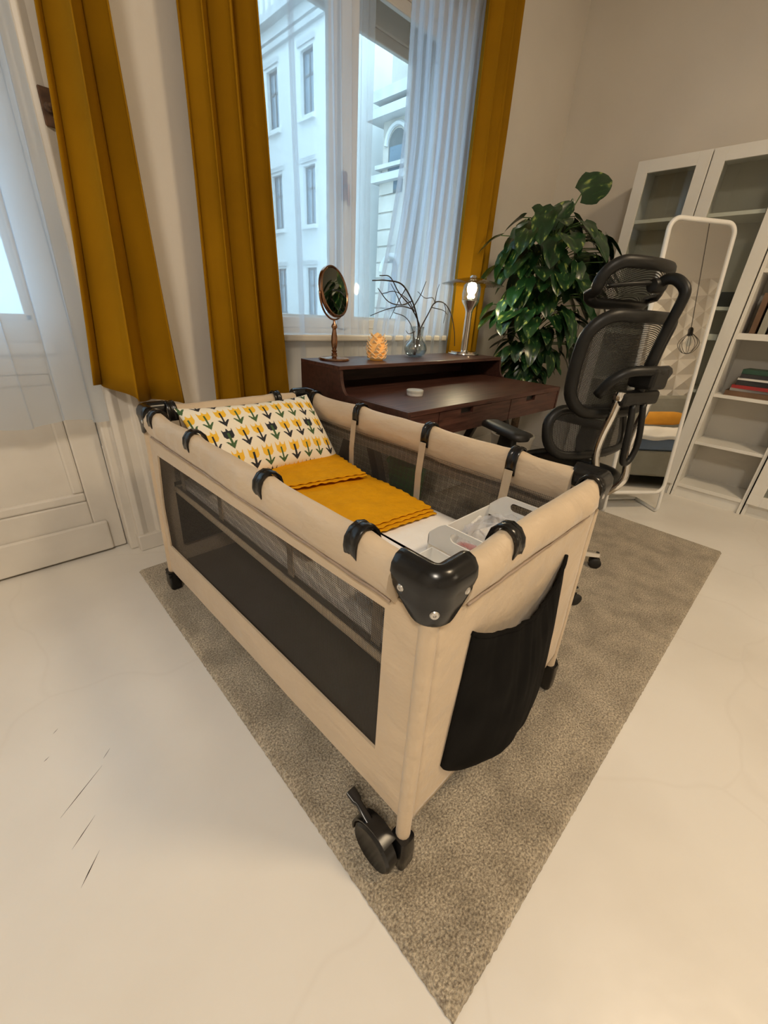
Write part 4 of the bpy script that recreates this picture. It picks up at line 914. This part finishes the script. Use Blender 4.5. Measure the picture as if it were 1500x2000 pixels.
# ================================================================ BOOKCASES
SX = 3.42; SB = 3.70; BH = 2.02
def bookcase(y0, y1, doors, shelves, label):
    b = thing('bookcase', label, 'bookcase', ((SX+SB)/2, (y0+y1)/2, 0))
    e = .0015; y0 += e; y1 -= e
    for a in (y0, y1-.018): MB().box((SX, a, 0), (SB, a+.018, BH)).build('side_panel', 'white_laminate', b, bevel=.001)
    MB().box((SX, y0+.018, BH-.018), (SB, y1-.018, BH)).build('top_panel', 'white_laminate', b, bevel=.001)
    MB().box((SX+.005, y0+.018, .075), (SB, y1-.018, .10)).build('bottom_panel', 'white_laminate', b, bevel=.001)
    MB().box((SX+.02, y0+.018, 0), (SX+.036, y1-.018, .075)).build('plinth', 'white_laminate', b)
    MB().box((SB-.006, y0+.018, .1), (SB-.001, y1-.018, BH-.018)).build('back_panel', 'laminate_back', b)
    for z in shelves: MB().box((SX+.012, y0+.018, z), (SB-.006, y1-.018, z+(.036 if abs(z-1.03) < .04 else .020))).build('shelf', 'white_laminate', b, bevel=.001)
    if doors:
        fx0, fx1 = SX-.022, SX-.003; w_ = .066
        d = MB()
        d.box((fx0, y0, .088), (fx1, y0+w_, BH-.004)); d.box((fx0, y1-w_, .088), (fx1, y1, BH-.004)); d.box((fx0, y0+w_, .088), (fx1, y1-w_, .088+w_)); d.box((fx0, y0+w_, BH-.004-w_), (fx1, y1-w_, BH-.004))
        o = d.build('door', 'white_laminate', b, bevel=.0015)
        MB().box((fx0+.008, y0+w_-.006, .088+w_-.006), (fx0+.012, y1-w_+.006, BH-.01-w_+.012)).build('pane', 'shelf_glass', o)
bookcase(.892, 1.29, True, (.40, .71, 1.03, 1.21, 1.69), 'white bookcase with glass door, leftmost, next to the plant')
bookcase(.476, .889, True, (.40, .71, 1.03, 1.20, 1.69), 'white bookcase with glass door directly behind the standing mirror')
bookcase(.066, .472, False, (.385, .70, 1.045, 1.40, 1.72), 'white open bookcase without a door, right of the standing mirror')
bookcase(-.345, .062, True, (.40, .71, 1.03, 1.40, 1.72), 'white bookcase with glass door at the right edge of the photo')
def one(name, label, cat, m, material, bevel=.002, **k): return tag(m.build(name, material, bevel=bevel, **k), label, cat)
tag(MB().box((3.52, .555, 1.2205), (3.53, .632, 1.305)).build('picture_frame', 'book_black', bevel=.003), 'small black picture frame on the shelf behind the mirror', 'frame')
zb = .7205
for i, (mm, h, w_, dx, rz, nm) in enumerate((('card_brown', .030, .30, 0, 0, 'thick brown'), ('book_grey', .016, .27, .01, .04, 'thin grey'), ('book_red', .020, .25, .0, -.05, 'red'), ('book_black', .030, .24, .012, .07, 'thick black'), ('paper', .012, .22, .0, -.03, 'thin white'), ('book_black', .024, .23, .01, .1, 'upper black'), ('book_green', .026, .20, .005, -.08, 'dark green top'))):
    R = Matrix.Rotation(rz, 3, 'Z'); b = thing('book', nm+' book lying in the stack on the open bookcase', 'book', (3.55, .27, zb), rz, 'books stacked on the open bookcase')
    l = w_/2; MB().box((-.085, -l, .0022), (.083, l-.003, h-.0022), R, (3.54+dx, .255, zb)).build('pages', 'paper', b)
    k = MB(); k.box((-.088, -l-.002, 0), (.088, l+.002, .002), R, (3.54+dx, .255, zb)); k.box((-.088, -l-.002, h-.002), (.088, l+.002, h), R, (3.54+dx, .255, zb)); k.box((-.090, -l-.002, 0), (-.086, l+.002, h), R, (3.54+dx, .255, zb)); k.box((-.088, l-.001, 0), (.088, l+.002, h), R, (3.54+dx, .255, zb)); k.build('cover', mm, b)
    zb += h+.0004
for i, (mm, w_, h, nm) in enumerate((('card_brown', .028, .22, 'tall brown'), ('bed_grey', .035, .25, 'grey-green'), ('brown_leather', .03, .24, 'dark leather'), ('paper', .022, .21, 'pale'), ('card_brown', .04, .26, 'wide brown'))):
    y = .40-.045*i; b = thing('book', nm+' book standing upright in the open bookcase', 'book', (3.57, y, 1.0815), 0, 'books standing in the open bookcase')
    MB().box((3.50, y-w_/2+.002, 1.083), (3.66, y+w_/2-.002, 1.0815+h-.003)).build('pages', 'paper', b)
    k = MB(); k.box((3.497, y-w_/2, 1.0815), (3.662, y-w_/2+.002, 1.0815+h)); k.box((3.497, y+w_/2-.002, 1.0815), (3.662, y+w_/2, 1.0815+h)); k.box((3.495, y-w_/2, 1.0815), (3.498, y+w_/2, 1.0815+h)); k.build('cover', mm, b)

# ================================================================ STANDING MIRROR
BL, BR = Vector((2.667, .680, .140)), Vector((2.979, .4555, .140)); xd = (BR-BL).normalized(); nf = Vector((xd.y, -xd.x, 0)); nf = nf if nf.y < 0 else -nf
lean = math.radians(6.8); yd = (Vector((0, 0, 1))*math.cos(lean)-nf*math.sin(lean)).normalized(); nd = (nf*math.cos(lean)+Vector((0, 0, 1))*math.sin(lean)).normalized()
MW = (BR-BL).length; MH = 1.46; mcn = (BL+BR)/2+yd*MH/2
sm_ = thing('standing_mirror', 'tall white-framed standing mirror with rounded corners in front of the bookcases', 'mirror', (mcn.x, mcn.y, 0))
ol = rrect(MW, MH, .055, 8); MB().tube([mcn+xd*x+yd*y for x, y in ol], .0125, 12, closed=True).build('mirror_frame', 'white_plastic', sm_, smooth=True)
m = MB(); ol = rrect(MW-.012, MH-.012, .05, 8); m.loft([[mcn+xd*x+yd*y+nd*z for x, y in ol] for z in (-.004, .003)]); m.build('mirror_glass', 'mirror_glass', sm_)
m = MB(); m.loft([[mcn+xd*x+yd*y+nd*z for x, y in ol] for z in (-.012, -.0045)]); m.build('mirror_back', 'paper', sm_)
ZF = .0115
for a, sg in ((BL, 1), (BR, -1)):   # legs run down to the floor, bend and reach back
    f = a+xd*sg*.0; g = f-yd*(f.z-ZF-.03); bt = Vector((g.x, g.y, ZF))
    MB().tube([f+yd*.08, f, g]+spline([g-yd*.012, bt-nf*.012, bt-nf*.04], 8)+[bt-nf*.20], .0105, 10).build('foot', 'white_plastic', sm_, smooth=True)
    if sg == 1: fb0 = bt-nf*.20
    else: fb1 = bt-nf*.20
MB().tube([fb0, fb1], .0105, 10).build('foot_bar', 'white_plastic', sm_, smooth=True)
MB().tube([BL+xd*.02+yd*.004, BR-xd*.02+yd*.004], .010, 10).build('cross_bar', 'white_plastic', sm_, smooth=True)

# ================================================================ THE ROOM BEHIND THE CAMERA (seen in the mirrors)
TS = .18; tm = None
for i in range(11):
    for j in range(12):
        x = X1-TS*(i+.5); z = .10+TS*(j+.5)
        if tm is None:
            h = TS/2-.002; me = bpy.data.meshes.new('wall_tile'); me.from_pydata([(-h, 0, -h), (h, 0, -h), (h, 0, h), (-h, 0, h), (0, .045, 0)], [], [(0, 1, 4), (1, 2, 4), (2, 3, 4), (3, 0, 4), (0, 3, 2, 1)]); me.materials.append(MATS['wall_paint']); tm = me
        o = bpy.data.objects.new('wall_tile', tm); COL.objects.link(o); o.location = (x, Y0, z); o.parent = wall_back
def bed():
    x0, x1, y0, y1 = 2.35, 3.66, -2.80, -.86
    b = thing('bed', 'grey upholstered bed against the diamond-relief wall', 'bed', ((x0+x1)/2, (y0+y1)/2, 0))
    MB().box((x0, y0, .10), (x1, y1, .33)).build('bed_frame', 'bed_grey', b, bevel=.02)
    for x in (x0+.08, x1-.08):
        for y in (y0+.1, y1-.1): MB().lathe([(0, 0), (.022, 0), (.03, .10), (0, .10)], (x, y, 0), 12).build('leg', 'dark_leg', b)
    MB().box((x0, y0-.02, .10), (x1, y0+.10, .92)).build('headboard', 'bed_grey', b, bevel=.04)
    rings = [[((x0+x1)/2+x, (y0+y1)/2+.06+y, z) for x, y in rrect(x1-x0-.04-2*i, y1-y0-.14-2*i, .06, 5)] for i, z in ((.02, .332), (0, .345), (0, .43), (.03, .45))]
    tag(MB().loft(rings).build('bed_mattress', 'blue_cover', smooth='auto'), 'mattress with a blue cover lying on the grey bed', 'mattress')
    def duv(u, v):
        s = (u-.5)*2; t = v; ed = max(abs(s)-.86, 0)/.14
        return ((x0+x1)/2+s*(x1-x0)*.515, -2.3+t*1.47+.02*N(u*5, 3), .478+.035*N(u*4, v*5)+.03*N(u*9, v*9)+.03-ed*.10-.06*max(0, (v-.93)/.07))
    tag(MB().surf(duv, 40, 50).build('duvet', 'sheet', smooth=True, solid=.03), 'rumpled white duvet spread over the grey bed', 'duvet')
    tag(MB().surf(lambda u, v: (3.15+.22*math.copysign(abs(math.cos(2*PI*u))**.7, math.cos(2*PI*u))*math.sin(PI*v)**.5, -1.75+.12*math.copysign(abs(math.sin(2*PI*u))**.7, math.sin(2*PI*u))*math.sin(PI*v)**.5, .63-.07*math.cos(PI*v)), 30, 14, cu=True).build('cushion', 'orange_cloth', smooth=True), 'orange cushion lying on the white duvet of the bed', 'cushion')
bed()
def pendant():
    c = Vector((3.25, -1.55, 1.37)); p = thing('pendant_lamp', 'unlit pendant lamp with a wire cage hanging near the bed', 'lamp', (c.x, c.y, CEIL))
    MB().tube([c+Vector((0, 0, .10)), (c.x, c.y, CEIL)], .0035, 6).build('cord', 'iron', p)
    MB().lathe([(0, 0), (.022, 0), (.022, .06), (.012, .075), (0, .075)], c+Vector((0, 0, .04)), 14).build('socket', 'iron', p, smooth='auto')
    MB().lathe([(0, -.06), (.02, -.05), (.028, -.025), (.022, .01), (.012, .04), (0, .04)], c, 16).build('bulb', 'vase_glass', p, smooth=True)
    for i in range(8):
        a = PI*2*i/8; d_ = Vector((math.cos(a), math.sin(a), 0)); MB().tube(spline([c+d_*.018+Vector((0, 0, .06)), c+d_*.075+Vector((0, 0, .0)), c+d_*.085+Vector((0, 0, -.05)), c+d_*.045+Vector((0, 0, -.11)), c+Vector((0, 0, -.125))], 14), .0025, 5).build('cage_wire', 'iron', p)
pendant()
for nm, x, y, lab in (('added_ceiling_lamp', 1.75, -1.15, 'added round white ceiling lamp, out of view over the middle of the room'), ('added_ceiling_lamp', -1.1, -.9, 'added round white ceiling lamp, out of view at the left of the room')):  # lamp bodies made up to go with the two added area lights
    p = thing(nm, lab, 'lamp', (x, y, CEIL))
    MB().lathe([(0, 0), (.06, 0), (.06, -.02), (.02, -.03), (.012, -.035), (.012, -.14), (0, -.14)], (x, y, CEIL), 20).build('canopy', 'white_plastic', p, smooth='auto')
    MB().lathe([(0, -.14), (.16, -.15), (.235, -.19), (.25, -.22), (.24, -.225), (.15, -.175), (0, -.165)], (x, y, CEIL), 36).build('shade', 'white_plastic', p, smooth='auto')

# ================================================================ OUTSIDE
GZ = -9.0
struct(MB().box((-30, 2.6, GZ-.2), (60, 70, GZ)).build('ground', 'asphalt'))
def building():
    FX = 12.0; ya, yb, top = 15.75, 34.0, 12.6
    b = thing('apartment_building', 'pale apartment building with rows of tall windows seen through the left pane', 'building', (FX+4, 25, GZ))
    cols = [16.90+2.47*i for i in range(7)]; rows = [(-2.75, 1.9), (.72, 1.92), (4.20, 1.98), (7.68, 1.88)]; WW = .84
    def wall(y0, y1, z0, z1): mm.box((FX, y0, z0), (FX+.35, y1, z1))
    mm = MB(); edges = [ya]+[v for c in cols for v in (c, c+WW)]+[yb]
    for i in range(0, len(edges), 2): wall(edges[i], edges[i+1], GZ, top)
    for c in cols:
        zs = [GZ]+[v for z, h in rows for v in (z, z+h)]+[top]
        for i in range(0, len(zs), 2): wall(c, c+WW, zs[i], zs[i+1])
    mm.box((FX+.35, ya, GZ), (FX+8, ya+.3, top)); mm.build('wall', 'facade', b)
    MB().box((FX+.5, ya+.3, GZ), (FX+.6, yb, top)).build('inner_wall', 'far_frame', b)
    for z, h, dp in ((10.05, .16, .14), (10.35, .12, .10), (10.75, .25, .34), (12.5, .2, .3)):
        MB().box((FX-dp, ya-.02, z), (FX, yb, z+h)).build('cornice', 'facade_grey', b)
    for i in range(34): MB().box((FX-.12, ya+.1+.42*i, 11.15), (FX, ya+.28+.42*i, 12.4)).build('pilaster', 'facade', b)
    for c in cols:
        for z, h in rows:
            w_ = MB(); f = .07; xx = FX+.14
            w_.box((xx, c, z), (xx+.06, c+f, z+h)); w_.box((xx, c+WW-f, z), (xx+.06, c+WW, z+h)); w_.box((xx, c+f, z), (xx+.06, c+WW-f, z+f)); w_.box((xx, c+f, z+h-f), (xx+.06, c+WW-f, z+h)); w_.box((xx, c+WW/2-.035, z+f), (xx+.06, c+WW/2+.035, z+h-f)); w_.box((xx, c+f, z+h*.62), (xx+.06, c+WW-f, z+h*.62+.07))
            o = w_.build('window', 'far_frame', b)
            MB().box((xx+.02, c+f, z+f), (xx+.04, c+WW-f, z+h-f)).build('pane', 'far_pane', o)
            MB().box((FX-.14, c-.12, z-.16), (FX+.1, c+WW+.12, z-.02)).build('sill', 'facade', b)
            MB().box((FX-.06, c-.14, z+h+.10), (FX, c+WW+.14, z+h+.26)).build('lintel', 'facade_grey', b)
building()
def building2():
    FX, ya, yb = 13.0, 6.0, 14.05
    b = thing('stone_building', 'ornate stone corner building seen through the gap between the sheer curtains', 'building', (FX+4, 10, GZ))
    MB().box((FX, ya, GZ), (FX+8, yb, 7.1)).build('wall', 'facade_stone', b)
    for i in range(26): MB().box((FX-.06, 13.2+(.18 if i % 2 else 0), GZ+.5+.54*i), (FX, yb+.06, GZ+.5+.54*i+.48)).build('quoin', 'facade_stone', b)
    for z, h, dp in ((5.35, .22, .30), (5.75, .12, .2), (7.1, .25, .45), (7.6, .3, .3)): MB().box((FX-dp, ya, z), (FX+8, yb+dp, z+h)).build('cornice', 'facade_grey', b)
    MB().box((FX+.1, ya, 7.85), (FX+8, yb-.2, 9.4)).build('attic', 'facade_stone', b)
    for i in range(5):
        y = 13.3-1.6*i
        for zc in (2.2, 6.1):
            pts = [(y-.42, zc-1.1), (y+.42, zc-1.1), (y+.42, zc+.3)]+[(y+.42*math.cos(a), zc+.3+.42*math.sin(a)) for a in [PI*k/8 for k in range(1, 8)]]+[(y-.42, zc+.3)]
            o = MB().prism(pts, 'x', FX-.03, FX+.05).build('window', 'far_frame', b)
            MB().box((FX-.04, y-.34, zc-1.0), (FX-.032, y+.34, zc+.25)).build('pane', 'far_pane', o)
            q = MB().tube([(FX-.05, y+.55*math.cos(PI*k/10), zc+.3+.55*math.sin(PI*k/10)) for k in range(11)], .08, 6); q.build('arch_moulding', 'facade_grey', b)
building2()

def building3():
    FY, xa, xb, top = 15.0, -16.0, 7.0, 12.0
    b = thing('street_house', 'pale house across the street seen through the balcony door', 'building', (-4, FY+4, GZ))
    cols = [-14.6+2.4*i for i in range(9)]; rows = [(-5.5, 2.0), (-2.0, 2.0), (1.5, 2.0), (5.0, 2.0), (8.3, 1.8)]; WW = 1.05
    mm = MB(); edges = [xa]+[v for c in cols for v in (c, c+WW)]+[xb]
    for i in range(0, len(edges), 2): mm.box((edges[i], FY, GZ), (edges[i+1], FY+.3, top))
    for c in cols:
        zs = [GZ]+[v for z, h in rows for v in (z, z+h)]+[top]
        for i in range(0, len(zs), 2): mm.box((c, FY, zs[i]), (c+WW, FY+.3, zs[i+1]))
    mm.build('wall', 'facade', b); MB().box((xa, FY+.4, GZ), (xb, FY+8, top)).build('inner_wall', 'facade_grey', b)
    MB().box((xa, FY-.3, top-.5), (xb, FY, top)).build('cornice', 'facade_grey', b)
    for c in cols:
        for z, h in rows:
            w_ = MB(); f = .08; yy = FY+.12
            w_.box((c, yy, z), (c+f, yy+.06, z+h)); w_.box((c+WW-f, yy, z), (c+WW, yy+.06, z+h)); w_.box((c+f, yy, z), (c+WW-f, yy+.06, z+f)); w_.box((c+f, yy, z+h-f), (c+WW-f, yy+.06, z+h)); w_.box((c+WW/2-.04, yy, z+f), (c+WW/2+.04, yy+.06, z+h-f))
            o = w_.build('window', 'facade', b); MB().box((c+f, yy+.02, z+f), (c+WW-f, yy+.04, z+h-f)).build('pane', 'far_pane', o)
            MB().box((c-.12, FY-.14, z-.16), (c+WW+.12, FY+.1, z-.02)).build('sill', 'facade', b)
building3()

def added_sconce():  # lamp added out of view to brighten the relief wall
    c = Vector((2.62, Y0+.02, 1.62)); p = thing('added_wall_lamp', 'added lit brass wall lamp with a fabric shade, out of view beside the bed', 'lamp', tuple(c))
    MB().lathe([(0, 0), (.045, 0), (.045, .012), (.01, .02), (0, .02)], c+Vector((0, .04, 0)), 20, Matrix.Rotation(-PI/2, 3, 'X')).build('wall_plate', 'bronze', p, smooth='auto')
    MB().tube(spline([c+Vector((0, .05, 0)), c+Vector((0, .14, -.02)), c+Vector((0, .18, .03)), c+Vector((0, .18, .06))], 12), .007, 8).build('arm', 'bronze', p, smooth=True)
    MB().lathe([(.085, .04), (.060, .20), (.058, .20), (.083, .04)], c+Vector((0, .18, 0)), 28).build('shade', 'voile_dense', p, smooth='auto')
    MB().lathe([(0, .06), (.02, .07), (.026, .10), (.015, .13), (0, .14)], c+Vector((0, .18, 0)), 16).build('bulb', 'added_lamp_bulb', p, smooth=True)
added_sconce()
